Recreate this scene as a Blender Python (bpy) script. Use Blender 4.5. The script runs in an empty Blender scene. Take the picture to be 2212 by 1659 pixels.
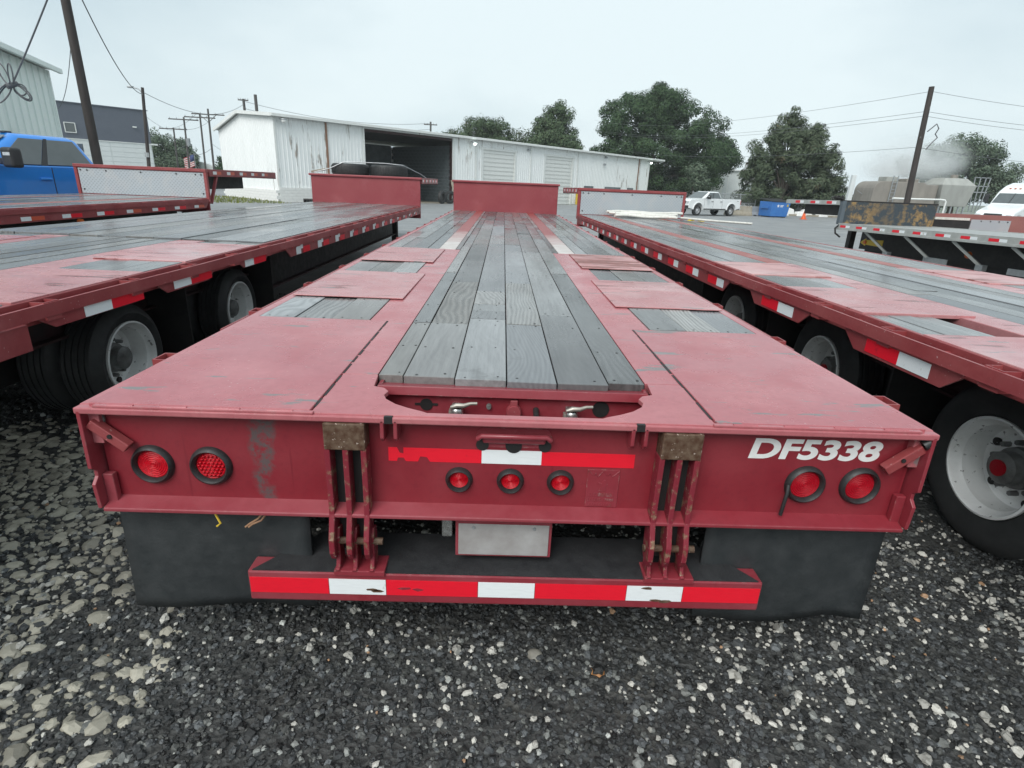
import bpy, bmesh, math, random
import numpy as np
from mathutils import Vector, Matrix

R = math.radians
PI = math.pi
random.seed(11)
rng = np.random.default_rng(5)
SC = bpy.context.scene
COL = SC.collection
Z0 = 0.95                      # deck height of the middle trailer above the gravel

# ------------------------------------------------------------------ camera
FWD = Vector((0, math.cos(0.3444), -math.sin(0.3444)))
UP = Vector((0, math.sin(0.3444), math.cos(0.3444)))
RT = Vector((1, 0, 0))
roll, yaw = 0.04307, -0.02843
rt2 = RT * math.cos(roll) + UP * math.sin(roll)
up2 = UP * math.cos(roll) - RT * math.sin(roll)
RZ = Matrix.Rotation(yaw, 3, 'Z')
rt2, up2, fw2 = RZ @ rt2, RZ @ up2, RZ @ FWD
cam = bpy.data.cameras.new("camera")
cam.sensor_width = 36.0
cam.lens = 1200.64 / 2212 * 36.0
cam.clip_start = 0.05
cam.clip_end = 3000
camo = bpy.data.objects.new("camera", cam)
camo.matrix_world = Matrix(((rt2.x, up2.x, -fw2.x, -0.0585), (rt2.y, up2.y, -fw2.y, -1.5188), (rt2.z, up2.z, -fw2.z, 0.6625 + Z0), (0, 0, 0, 1)))
COL.objects.link(camo)
SC.camera = camo

# ------------------------------------------------------------------ sky, sun, exposure
SUN_EL, SUN_AZ = R(44), R(207)
world = bpy.data.worlds.new("World")
SC.world = world
world.use_nodes = True
wn = world.node_tree
wn.nodes.clear()
wo = wn.nodes.new('ShaderNodeOutputWorld')
wb = wn.nodes.new('ShaderNodeBackground')
wb.inputs['Strength'].default_value = 0.1
sky = wn.nodes.new('ShaderNodeTexSky')
sky.sky_type = 'NISHITA'
sky.sun_disc = False
sky.sun_elevation = SUN_EL
sky.sun_rotation = SUN_AZ
sky.dust_density = 5.0
sky.air_density = 1.2
wtc = wn.nodes.new('ShaderNodeTexCoord')
wmp = wn.nodes.new('ShaderNodeMapping')
wmp.inputs['Scale'].default_value = (1.0, 1.0, 2.6)
wnz = wn.nodes.new('ShaderNodeTexNoise')
wnz.inputs['Scale'].default_value = 1.25
wnz.inputs['Detail'].default_value = 7
wnz.inputs['Roughness'].default_value = 0.5
wcr = wn.nodes.new('ShaderNodeValToRGB')
wcr.color_ramp.elements[0].position = 0.38
wcr.color_ramp.elements[0].color = (0.515, 0.630, 0.685, 1)
wcr.color_ramp.elements[1].position = 0.62
wcr.color_ramp.elements[1].color = (0.735, 0.835, 0.865, 1)
wsc = wn.nodes.new('ShaderNodeVectorMath')
wsc.operation = 'SCALE'
wsc.inputs['Scale'].default_value = 6.5
wmx = wn.nodes.new('ShaderNodeMix')
wmx.data_type = 'RGBA'
wmx.inputs[0].default_value = 0.94
wn.links.new(wtc.outputs['Generated'], wmp.inputs['Vector'])
wn.links.new(wmp.outputs[0], wnz.inputs['Vector'])
wn.links.new(wnz.outputs['Fac'], wcr.inputs['Fac'])
wn.links.new(wcr.outputs['Color'], wsc.inputs[0])
wn.links.new(sky.outputs['Color'], wmx.inputs[6])
wn.links.new(wsc.outputs['Vector'], wmx.inputs[7])
wn.links.new(wmx.outputs[2], wb.inputs['Color'])
wn.links.new(wb.outputs[0], wo.inputs['Surface'])

sl = bpy.data.lights.new("sun", 'SUN')
sl.energy = 1.5
sl.angle = R(42)
sl.color = (1.0, 0.985, 0.96)
so = bpy.data.objects.new("sun", sl)
# light travels from the sun: the sun stands behind and to the left of the camera
sd = Vector((-0.36, -0.70, 0.76)).normalized()
so.rotation_euler = sd.to_track_quat('Z', 'Y').to_euler()
so.location = (-5, -10, 20)
COL.objects.link(so)

SC.view_settings.view_transform = 'Standard'
SC.view_settings.look = 'None'
SC.view_settings.gamma = 1.0
SC.view_settings.exposure = 0.84
SC.view_settings.use_curve_mapping = False
SC.render.engine = 'CYCLES'
SC.cycles.use_denoising = True
SC.cycles.max_bounces = 6
SC.cycles.volume_bounces = 3
SC.cycles.caustics_reflective = False
SC.cycles.caustics_refractive = False

# ------------------------------------------------------------------ mesh helpers
class MB:
    def __init__(s):
        s.v, s.f = [], []
    def add(s, vs, fs):
        o = len(s.v)
        s.v += [tuple(p) for p in vs]
        s.f += [tuple(i + o for i in f) for f in fs]
        return s
    def box(s, x0, x1, y0, y1, z0, z1):
        return s.add([(x0,y0,z0),(x1,y0,z0),(x1,y1,z0),(x0,y1,z0),(x0,y0,z1),(x1,y0,z1),(x1,y1,z1),(x0,y1,z1)],
                     [(3,2,1,0),(4,5,6,7),(0,1,5,4),(1,2,6,5),(2,3,7,6),(3,0,4,7)])
    def hexa(s, lo, hi):          # two loops of 4 points
        return s.add(list(lo) + list(hi), [(3,2,1,0),(4,5,6,7),(0,1,5,4),(1,2,6,5),(2,3,7,6),(3,0,4,7)])
    def bar(s, p0, p1, w, h, up=(0,0,1)):
        p0, p1 = Vector(p0), Vector(p1)
        d = (p1 - p0).normalized()
        u = Vector(up)
        if abs(d.dot(u)) > .98: u = Vector((0,1,0))
        a = d.cross(u).normalized() * w / 2
        b = a.cross(d).normalized() * h / 2
        return s.hexa([p0-a-b, p0+a-b, p0+a+b, p0-a+b], [p1-a-b, p1+a-b, p1+a+b, p1-a+b])
    def cyl(s, p0, p1, r0, r1=None, n=12, caps=True):
        r1 = r0 if r1 is None else r1
        p0, p1 = Vector(p0), Vector(p1)
        d = (p1 - p0).normalized()
        u = Vector((0,0,1)) if abs(d.z) < .9 else Vector((1,0,0))
        a = d.cross(u).normalized(); b = d.cross(a)
        vs = [p + (a*math.cos(2*PI*i/n) + b*math.sin(2*PI*i/n))*r for p, r in ((p0,r0),(p1,r1)) for i in range(n)]
        fs = [(i, (i+1)%n, n+(i+1)%n, n+i) for i in range(n)]
        if caps: fs += [tuple(range(n))[::-1], tuple(range(n, 2*n))]
        return s.add(vs, [f[::-1] for f in fs])
    def tube(s, pts, r, n=8, closed=False):
        pts = [Vector(p) for p in pts]
        m = len(pts); vs = []; fs = []
        pa = None
        for k in range(m):
            if closed: d = pts[(k+1)%m] - pts[k-1]
            else: d = pts[min(k+1,m-1)] - pts[max(k-1,0)]
            d.normalize()
            u = Vector((0,0,1)) if abs(d.z) < .95 else Vector((1,0,0))
            a = d.cross(u).normalized()
            if pa is not None:
                a = (pa - d*pa.dot(d))
                a = a.normalized() if a.length > 1e-6 else d.cross(u).normalized()
            pa = a
            b = d.cross(a)
            rr = r[k] if isinstance(r, (list, tuple)) else r
            vs += [pts[k] + (a*math.cos(2*PI*i/n) + b*math.sin(2*PI*i/n))*rr for i in range(n)]
        for k in range(m if closed else m-1):
            k2 = (k+1) % m
            fs += [(k*n+i, k2*n+i, k2*n+(i+1)%n, k*n+(i+1)%n) for i in range(n)]
        if not closed: fs += [tuple(range(n)), tuple(range((m-1)*n, m*n))[::-1]]
        return s.add(vs, fs)
    def lathe(s, prof, c=(0,0,0), axis='X', n=40, closed=False):
        vs, fs = [], []
        m = len(prof)
        for r, t in prof:
            for i in range(n):
                a = 2*PI*i/n
                ca, sa = math.cos(a)*r, math.sin(a)*r
                p = (t, ca, sa) if axis == 'X' else ((ca, t, sa) if axis == 'Y' else (ca, sa, t))
                vs.append((p[0]+c[0], p[1]+c[1], p[2]+c[2]))
        for k in range(m if closed else m-1):
            k2 = (k+1) % m
            fs += [(k*n+i, k*n+(i+1)%n, k2*n+(i+1)%n, k2*n+i) for i in range(n)]
        return s.add(vs, fs)
    def prism(s, poly, t0, t1, plane='XZ'):   # poly in 2D; extruded along the third axis
        def P(a, b, t):
            return {'XZ': (a, t, b), 'YZ': (t, a, b), 'XY': (a, b, t)}[plane]
        n = len(poly)
        vs = [P(a, b, t0) for a, b in poly] + [P(a, b, t1) for a, b in poly]
        fs = [tuple(range(n)), tuple(range(n, 2*n))[::-1]] + [(i, n+i, n+(i+1)%n, (i+1)%n) for i in range(n)]
        return s.add(vs, fs)
    def xform(s, m):
        s.v = [tuple(m @ Vector(p)) for p in s.v]
        return s
    def mesh(s, name, mat=None, smooth=None):
        me = bpy.data.meshes.new(name)
        me.from_pydata(s.v, [], s.f)
        bm = bmesh.new(); bm.from_mesh(me)
        bmesh.ops.recalc_face_normals(bm, faces=bm.faces)
        bm.to_mesh(me); bm.free()
        if mat: me.materials.append(mat)
        if smooth is not None:
            me.polygons.foreach_set('use_smooth', [True]*len(me.polygons))
            me.set_sharp_from_angle(angle=R(smooth))
        return me
    def build(s, name, mat=None, parent=None, smooth=None, bevel=0, seg=2):
        me = s.mesh(name, mat, smooth)
        o = bpy.data.objects.new(name, me)
        COL.objects.link(o)
        if parent: o.parent = parent
        if bevel:
            b = o.modifiers.new('bevel', 'BEVEL'); b.width = bevel; b.segments = seg; b.limit_method = 'ANGLE'; b.angle_limit = R(40)
        return o

def inst(name, me, parent=None, loc=(0,0,0), rot=(0,0,0), scale=(1,1,1)):
    o = bpy.data.objects.new(name, me)
    COL.objects.link(o)
    if parent: o.parent = parent
    o.location = loc; o.rotation_euler = rot; o.scale = scale
    return o
def tag(o, label=None, cat=None, group=None, kind=None):
    if label: o['label'] = label
    if cat: o['category'] = cat
    if group: o['group'] = group
    if kind: o['kind'] = kind
    return o
def thing(name, label, cat, loc=(0,0,0), rz=0, group=None, rx=0):
    o = bpy.data.objects.new(name, None)
    COL.objects.link(o)
    o.empty_display_size = .3
    o.location = loc; o.rotation_euler = (rx, 0, rz)
    return tag(o, label, cat, group)
def sub(name, parent, loc=(0,0,0), rot=(0,0,0)):
    o = bpy.data.objects.new(name, None)
    COL.objects.link(o)
    o.parent = parent; o.location = loc; o.rotation_euler = rot
    return o

# ------------------------------------------------------------------ material helpers
class NT:
    def __init__(s, name):
        s.m = bpy.data.materials.new(name); s.m.use_nodes = True
        s.t = s.m.node_tree; s.t.nodes.clear()
        s.out = s.n('ShaderNodeOutputMaterial'); s.b = s.n('ShaderNodeBsdfPrincipled')
        s.l(s.b.outputs[0], s.out.inputs[0])
        s.tc = s.n('ShaderNodeTexCoord')
        s.vec = s.tc.outputs['Object']
    def n(s, t, **k):
        x = s.t.nodes.new(t)
        for a, v in k.items(): setattr(x, a, v)
        return x
    def l(s, a, b): s.t.links.new(a, b)
    def map(s, scale=(1,1,1), loc=(0,0,0), rot=(0,0,0), vec=None):
        x = s.n('ShaderNodeMapping')
        x.inputs['Scale'].default_value = scale; x.inputs['Location'].default_value = loc; x.inputs['Rotation'].default_value = rot
        s.l(vec or s.vec, x.inputs['Vector']); return x.outputs[0]
    def noise(s, scale=5, detail=5, rough=.55, stretch=None, loc=(0,0,0), vec=None, dist=0):
        x = s.n('ShaderNodeTexNoise')
        x.inputs['Scale'].default_value = scale; x.inputs['Detail'].default_value = detail
        x.inputs['Roughness'].default_value = rough; x.inputs['Distortion'].default_value = dist
        s.l(s.map(stretch or (1,1,1), loc, vec=vec), x.inputs['Vector'])
        return x.outputs['Fac']
    def ramp(s, fac, lo, hi, a=0., b=1.):
        x = s.n('ShaderNodeMapRange'); x.clamp = True
        x.inputs[1].default_value = lo; x.inputs[2].default_value = hi; x.inputs[3].default_value = a; x.inputs[4].default_value = b
        s.l(fac, x.inputs[0]); return x.outputs[0]
    def math(s, op, a, b=None):
        x = s.n('ShaderNodeMath', operation=op)
        for i, q in enumerate((a, b)):
            if q is None: continue
            if isinstance(q, (int, float)): x.inputs[i].default_value = q
            else: s.l(q, x.inputs[i])
        return x.outputs[0]
    def mix(s, fac, a, b):
        x = s.n('ShaderNodeMix', data_type='RGBA')
        for i, q in ((0, fac), (6, a), (7, b)):
            if isinstance(q, (int, float)): x.inputs[i].default_value = q
            elif isinstance(q, (tuple, list)): x.inputs[i].default_value = (*q[:3], 1)
            else: s.l(q, x.inputs[i])
        return x.outputs[2]
    def sep(s, vec=None):
        x = s.n('ShaderNodeSeparateXYZ'); s.l(vec or s.vec, x.inputs[0]); return x.outputs
    def rand(s):
        return s.n('ShaderNodeObjectInfo').outputs['Random']
    def done(s, color=None, rough=None, metal=0, spec=None, bump=None, bstr=.3, bdist=.01, emit=None):
        i = s.b.inputs
        if color is not None:
            if isinstance(color, (tuple, list)): i['Base Color'].default_value = (*color[:3], 1)
            else: s.l(color, i['Base Color'])
        if rough is not None:
            if isinstance(rough, (int, float)): i['Roughness'].default_value = rough
            else: s.l(rough, i['Roughness'])
        if isinstance(metal, (int, float)): i['Metallic'].default_value = metal
        else: s.l(metal, i['Metallic'])
        if spec is not None: i['Specular IOR Level'].default_value = spec
        if bump is not None:
            x = s.n('ShaderNodeBump'); x.inputs['Strength'].default_value = bstr; x.inputs['Distance'].default_value = bdist
            s.l(bump, x.inputs['Height']); s.l(x.outputs[0], i['Normal'])
        if emit:
            i['Emission Color'].default_value = (*emit[:3], 1); i['Emission Strength'].default_value = emit[3]
        return s.m

def plain(name, c1, c2=None, scale=6, rough=.5, rvar=.1, metal=0, spec=.5, bstr=.15, bscale=60, stretch=None, bdist=.003):
    t = NT(name)
    nz = t.noise(scale, 6, .6, stretch)
    c2 = c2 or tuple(x*.75 for x in c1)
    col = t.mix(t.ramp(nz, .3, .7), c1, c2)
    rg = t.ramp(t.noise(scale*2.3, 4, .6, stretch, (3,1,2)), .3, .7, rough-rvar, rough+rvar)
    return t.done(col, rg, metal, spec, t.noise(bscale, 4, .6, stretch), bstr, bdist)

MT = {}
RED = (0.228, 0.020, 0.030)
def chips(t, c, rad=.006):
    bv = t.n('ShaderNodeBevel'); bv.samples = 4; bv.inputs['Radius'].default_value = rad
    ge = t.n('ShaderNodeNewGeometry')
    dt = t.n('ShaderNodeVectorMath', operation='DOT_PRODUCT'); t.l(bv.outputs[0], dt.inputs[0]); t.l(ge.outputs['Normal'], dt.inputs[1])
    e = t.ramp(dt.outputs['Value'], .97, .80, 0, 1)
    a = t.math('MULTIPLY', e, t.ramp(t.noise(22, 5, .7, None, (1,4,2)), .50, .60))
    c = t.mix(t.math('MULTIPLY', a, .85), c, t.mix(t.ramp(t.noise(70, 3), .4, .6), (0.12,0.05,0.03), (0.36,0.31,0.28)))
    return c
def red_paint(name, base=RED, fade=(0.27, 0.045, 0.06), scr=0.0, rust=0.0, rough=.34, fs=2.2, white=0.0, stretch=(1,1,1), streak=0.0, edge=False):
    t = NT(name)
    c = t.mix(t.ramp(t.noise(fs, 6, .6), .3, .72), base, fade)
    c = t.mix(t.ramp(t.noise(38, 3, .6), .45, .75, 0, .22), c, tuple(x*.55 for x in base))
    c = t.mix(t.ramp(t.noise(1.1, 7, .7, None, (8,3,1)), .50, .74, 0, .38), c, tuple(min(x*1.25+.09, .8) for x in fade))
    c = t.mix(t.ramp(t.noise(150, 2, .5, (.12, 1.6, 1), (2,8,1)), .68, .74, 0, .14), c, tuple(x*.5 for x in base))
    c = t.mix(t.ramp(t.noise(17, 6, .75, None, (6,6,2)), .70, .73, 0, .7), c, (0.11,0.045,0.028))
    if streak:
        c = t.mix(t.ramp(t.noise(2.0, 3, .5, (1.1, 6.0, 1), (4,2,0)), .62, .66, 0, streak), c, (0.17, 0.022, 0.020))
        c = t.mix(t.ramp(t.noise(1.5, 4, .55, (1, 1.8, 1), (14,7,0)), .52, .74, 0, streak*.5), c, (0.62, 0.50, 0.49))
    if rust:
        c = t.mix(t.ramp(t.noise(2.2, 7, .65, (.7,3.2,1), (7,1,3)), .62-.24*rust, .72-.24*rust, 0, .93), c, t.mix(t.ramp(t.noise(26, 4), .35, .65), (0.25,0.055,0.036), (0.15,0.040,0.028)))
    if scr:
        a = t.ramp(t.noise(2.6, 5, .62, (1.1, 4.5, 1), (1,5,2)), .665-.05*scr, .69-.05*scr)
        c = t.mix(t.math('MULTIPLY', a, .9), c, (0.165, 0.165, 0.162))
        a2 = t.ramp(t.noise(5.5, 4, .6, (.8, 7, 1), (9,3,2)), .70-.04*scr, .72-.04*scr)
        c = t.mix(t.math('MULTIPLY', a2, .8), c, (0.18, 0.18, 0.178))
    if white:
        c = t.mix(t.ramp(t.noise(90, 2, .5), .70, .74, 0, white), c, (0.7,0.65,0.62))
    if edge: c = chips(t, c)
    rg = t.ramp(t.noise(4, 5, .6, None, (2,2,2)), .3, .7, rough-.09, rough+.12)
    return t.done(c, rg, 0, .5, t.noise(120, 3, .6), .12, .002)

MT['web'] = None
MT['red'] = red_paint('red_trailer_paint', edge=True)
MT['red_side'] = red_paint('weathered_red_trailer_paint', (0.23,0.03,0.036), (0.31,0.075,0.075), rough=.4, white=.5)
MT['deck_red'] = red_paint('faded_red_deck_plate', (0.365,0.092,0.108), (0.44,0.148,0.160), scr=.8, rough=.24, white=.35)
MT['deck_red2'] = red_paint('worn_red_deck_plate', (0.40,0.140,0.150), (0.49,0.225,0.228), scr=.3, rough=.24, streak=.9)
MT['deck_rust'] = red_paint('rusted_deck_plate', (0.42,0.17,0.17), (0.56,0.33,0.32), rust=.85, rough=.42)
MT['strip'] = red_paint('faded_red_beam_strip', (0.375,0.096,0.112), (0.45,0.155,0.166), scr=.4, rough=.24, edge=True)
MT['bulk'] = red_paint('dull_red_bulkhead_paint', (0.25,0.036,0.048), (0.30,0.065,0.072), rough=.45, fs=1.3, white=.25)
MT['brown'] = red_paint('brown_red_bulkhead_paint', (0.25,0.095,0.085), (0.30,0.13,0.115), rough=.5)

def strip_far():
    t = NT('scuffed_beam_strip')
    x, y, z = t.sep()[:3]
    red = t.mix(t.ramp(t.noise(6, 5), .3, .7), (0.30,0.062,0.055), (0.24,0.045,0.045))
    wh = t.mix(t.ramp(t.noise(5, 5, .6, (1,4,1)), .35, .7), (0.66,0.62,0.60), (0.42,0.36,0.32))
    yy = t.math('ADD', y, t.math('MULTIPLY', t.math('SUBTRACT', t.noise(2.2, 5, .7), .5), 2.4))
    c = t.mix(t.ramp(yy, 5.0, 7.0), wh, red)
    return t.done(c, .42, 0, .5, t.noise(60,4), .15, .002)
MT['stripfar'] = strip_far()

# rear web: dark red with one grey primer streak that has its own shape, and drips
def web_mat():
    t = NT('rear_frame_red_paint')
    c = t.mix(t.ramp(t.noise(3, 6, .6), .3, .72), (0.205,0.0155,0.025), (0.25,0.031,0.041))
    c = t.mix(t.ramp(t.noise(60, 3, .6), .5, .8, 0, .25), c, (0.11,0.01,0.018))
    x, y, z = t.sep()[:3]
    wob = t.math('MULTIPLY', t.math('SUBTRACT', t.noise(9, 5, .7), .5), .13)
    d = t.math('ABSOLUTE', t.math('ADD', t.math('ADD', x, .785), wob))
    wid = t.ramp(z, .62, .90, .012, .044)
    a = t.ramp(t.math('SUBTRACT', d, wid), -.012, .012, 1, 0)
    a = t.math('MULTIPLY', a, t.ramp(t.noise(45, 4, .7), .36, .56))
    c = t.mix(t.math('MULTIPLY', a, .85), c, (0.085,0.085,0.085))
    dr = t.ramp(t.noise(16, 3, .5, (1, 1, .045), (3,0,0)), .68, .72, 0, .55)
    c = t.mix(dr, c, (0.13,0.007,0.015))
    return t.done(c, t.ramp(t.noise(6,4), .3, .7, .28, .5), 0, .5, t.noise(150,3), .1, .0015)
MT['web'] = web_mat()

def rusty(name, red=.5, dk=1.):
    t = NT(name)
    a = t.ramp(t.noise(26, 7, .68), .66-.32*red, .74-.32*red)
    c = t.mix(t.ramp(t.noise(55, 5), .35, .65), (0.135*dk,0.06*dk,0.032*dk), (0.27*dk,0.18*dk,0.12*dk))
    c = t.mix(a, c, (0.20,0.017,0.03))
    c = t.mix(t.ramp(t.noise(70, 3, .6, None, (5,5,5)), .66, .70, 0, .8), c, (0.50,0.42,0.36))
    c = chips(t, c, .004)
    return t.done(c, .6, 0, .4, t.noise(90, 5), .4, .003)
MT['rust_red'] = rusty('chipped_red_hinge', .86)
MT['rust'] = rusty('rusty_brown_steel', -.2, .5)

def wood_mat(name='weathered_wet_plank', dark=(0.066,0.067,0.067), lite=(0.215,0.220,0.220), strong=0.):
    t = NT(name)
    rnd = t.rand()
    cmb = t.n('ShaderNodeCombineXYZ')
    t.l(t.math('MULTIPLY', rnd, 37.), cmb.inputs[0]); t.l(t.math('MULTIPLY', rnd, 91.), cmb.inputs[1]); t.l(t.math('MULTIPLY', rnd, 13.), cmb.inputs[2])
    va = t.n('ShaderNodeVectorMath', operation='ADD'); t.l(t.vec, va.inputs[0]); t.l(cmb.outputs[0], va.inputs[1])
    v = va.outputs[0]
    # long growth rings: a warped band pattern along the board
    nx = t.noise(1.6, 3, .5, (1, .35, 1), vec=v)
    warp = t.math('MULTIPLY', t.math('SUBTRACT', nx, .5), .42 if strong else .8)
    x, y, z = t.sep(v)[:3]
    band = t.math('SINE', t.math('MULTIPLY', t.math('ADD', x, warp), 240.))
    fine = t.noise(60, 6, .7, (1, .05, 1), vec=v)
    mid = t.noise(14, 5, .65, (1, .12, 1), vec=v)
    amp = t.ramp(t.math('FRACT', t.math('MULTIPLY', rnd, 7.7)), .45, 1., .04 + strong, .30 + strong)
    g = t.math('ADD', t.math('MULTIPLY', t.math('MULTIPLY', band, amp), .5), t.math('ADD', t.math('MULTIPLY', fine, .55), t.math('MULTIPLY', mid, .55)))
    c = t.mix(t.ramp(g, .25, .85), dark, lite)
    tone = t.ramp(t.math('FRACT', t.math('MULTIPLY', rnd, 3.3)), 0, 1, .52, 1.72)
    vm = t.n('ShaderNodeVectorMath', operation='SCALE'); t.l(c, vm.inputs[0]); t.l(tone, vm.inputs['Scale'])
    c = t.mix(t.ramp(t.math('FRACT', t.math('MULTIPLY', rnd, 5.1)),   .3, .9, 0, .45), vm.outputs[0], (0.160,0.172,0.190))
    c = t.mix(t.ramp(t.math('FRACT', t.math('MULTIPLY', rnd, 11.3)), .55, 1., 0, .45), c, t.mix(t.ramp(g, .25, .85), (0.085,0.072,0.058), (0.25,0.225,0.195)))
    split = t.ramp(t.noise(7, 4, .7, (3.2, .22, 1), vec=v), .735, .75)
    c = t.mix(t.math('MULTIPLY', split, .85), c, (0.02,0.019,0.018))
    c = t.mix(t.ramp(t.noise(3.1, 6, .7, None, (5,1,2), vec=v), .60, .70, 0, .45), c, (0.05,0.048,0.045))
    wet = t.noise(1.7, 5, .6, (1, .5, 1), vec=v)
    return t.done(c, t.ramp(wet, .3, .7, .12, .36), 0, .5, g, .3, .002)
MT['wood'] = wood_mat()
MT['wood_grain'] = wood_mat('bare_grained_plank', (0.062,0.060,0.056), (0.25,0.246,0.235), .20)
MT['dark'] = plain('black_undercarriage', (0.012,0.012,0.013), (0.022,0.02,0.019), rough=.6)
MT['under'] = plain('dark_red_undercarriage', (0.05,0.012,0.014), (0.02,0.013,0.013), rough=.6)
MT['rubber'] = plain('tyre_rubber', (0.020,0.021,0.022), (0.040,0.041,0.041), 7, .62, .1, bstr=.25, bscale=40)
MT['flap'] = plain('black_rubber_mudflap', (0.020,0.024,0.026), (0.040,0.044,0.046), 12, .5, .12, bstr=.35, bscale=120)
def rim_mat():
    t = NT('dirty_white_steel_rim')
    c = t.mix(t.ramp(t.noise(5, 6, .65), .38, .72), (0.88,0.89,0.88), (0.70,0.71,0.69))
    c = t.mix(t.ramp(t.noise(30, 4, .6), .64, .69, 0, .85), c, (0.06,0.05,0.045))
    return t.done(c, .42, 0, .5, t.noise(40,4), .15, .003)
MT['rim'] = rim_mat()
MT['hub'] = plain('greasy_grey_hub', (0.22,0.225,0.22), (0.06,0.058,0.055), 14, .5, .15, bstr=.3, bscale=60)
MT['lens'] = plain('red_lamp_lens', (0.42,0.004,0.016), (0.30,0.003,0.010), 160, .34, .05, spec=.3, bstr=.6, bscale=320)
MT['lens_bright'] = plain('bright_red_lamp_lens', (0.66,0.006,0.020), (0.34,0.003,0.010), 70, .30, .05, spec=.35, bstr=.7, bscale=200)
MT['gasket'] = plain('black_rubber_gasket', (0.013,0.014,0.015), (0.028,0.028,0.029), 30, .5)
def tape(name, c, dirt):
    t = NT(name)
    k = t.mix(t.ramp(t.noise(9, 6, .7), .62, .70, 0, .8), c, dirt)
    k = t.mix(t.ramp(t.noise(140, 2, .5, (.2,1,1)), .45, .7, 0, .12), k, tuple(x*.6 for x in c))
    return t.done(k, .3, 0, .6, t.noise(160, 2, .5), .12, .001)
MT['rust_pipe0'] = plain('brown_wire_sheath', (0.22,0.11,0.06), (0.30,0.17,0.09), 40, .6)
MT['tape_r'] = tape('red_reflective_tape', (0.78,0.012,0.03), (0.45,0.02,0.03))
MT['tape_w'] = tape('white_reflective_tape', (0.80,0.83,0.84), (0.42,0.36,0.27))
MT['tape_o'] = tape('faded_orange_reflective_tape', (0.60,0.10,0.05), (0.40,0.10,0.07))
MT['white_paint'] = plain('white_lettering_paint', (0.80,0.80,0.79), (0.70,0.70,0.68), 30, .45)
MT['plate'] = plain('grimy_plain_plate', (0.40,0.39,0.385), (0.27,0.25,0.24), 9, .5, bstr=.2)
MT['chrome'] = plain('cast_metal_coupling', (0.62,0.63,0.62), (0.40,0.40,0.38), 30, .28, .1, metal=.85)
MT['brass'] = plain('dull_alloy_handle', (0.45,0.43,0.38), (0.28,0.26,0.23), 30, .42, metal=.5)
MT['galv'] = plain('galvanised_steel', (0.42,0.44,0.45), (0.30,0.32,0.33), 10, .45, metal=.5)
MT['alum'] = plain('brushed_aluminium_rail', (0.50,0.51,0.49), (0.36,0.37,0.35), 5, .45, metal=.25)
MT['aludeck'] = plain('dirty_aluminium_deck', (0.40,0.41,0.395), (0.30,0.31,0.30), 3, .5, metal=.15, stretch=(1,8,1))
def diamond():
    t = NT('diamond_tread_plate')
    v1 = t.n('ShaderNodeTexWave', wave_type='BANDS', bands_direction='DIAGONAL'); v1.inputs['Scale'].default_value = 9
    t.l(t.map((1,1,1)), v1.inputs[0])
    v2 = t.n('ShaderNodeTexWave', wave_type='BANDS', bands_direction='DIAGONAL'); v2.inputs['Scale'].default_value = 9
    t.l(t.map((-1,1,1)), v2.inputs[0])
    g = t.math('MULTIPLY', v1.outputs['Fac'], v2.outputs['Fac'])
    c = t.mix(t.ramp(g, .2, .7), (0.46,0.50,0.53), (0.34,0.375,0.40))
    c = t.mix(t.ramp(t.noise(2.5, 6, .65), .48, .72, 0, .55), c, (0.58,0.56,0.53))
    return t.done(c, .42, .35, .5, g, .4, .004)
MT['diamond'] = diamond()
MT['black_panel'] = plain('black_nonslip_step', (0.020,0.020,0.022), (0.035,0.036,0.038), 14, .5, bstr=.3, bscale=150)
MT['amber'] = plain('amber_marker_lens', (0.60,0.13,0.02), (0.45,0.09,0.02), 40, .3)
MT['canvas_white'] = plain('white_hose_sleeve', (0.74,0.73,0.68), (0.55,0.54,0.49), 18, .65)
MT['yellow'] = plain('yellow_paint', (0.62,0.42,0.03), (0.48,0.33,0.03), 12, .5)
MT['pole'] = plain('dark_creosote_pole', (0.055,0.045,0.040), (0.032,0.027,0.026), 9, .8, stretch=(1,1,.1), bstr=.4)
MT['pole_far'] = plain('grey_weathered_pole', (0.10,0.095,0.09), (0.07,0.065,0.062), 9, .8, stretch=(1,1,.1))
MT['cable'] = plain('dark_cable_sheath', (0.11,0.115,0.122), (0.14,0.145,0.15), 9, .6)
MT['concrete'] = plain('stained_concrete', (0.36,0.33,0.27), (0.24,0.21,0.16), 2.5, .85, bstr=.3)
MT['glass'] = plain('dark_tinted_glass', (0.085,0.10,0.102), (0.11,0.125,0.127), 3, .06, .02, spec=.8, bstr=0)
MT['black_plastic'] = plain('black_plastic_trim', (0.018,0.018,0.02), (0.03,0.03,0.032), 8, .45)

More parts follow.
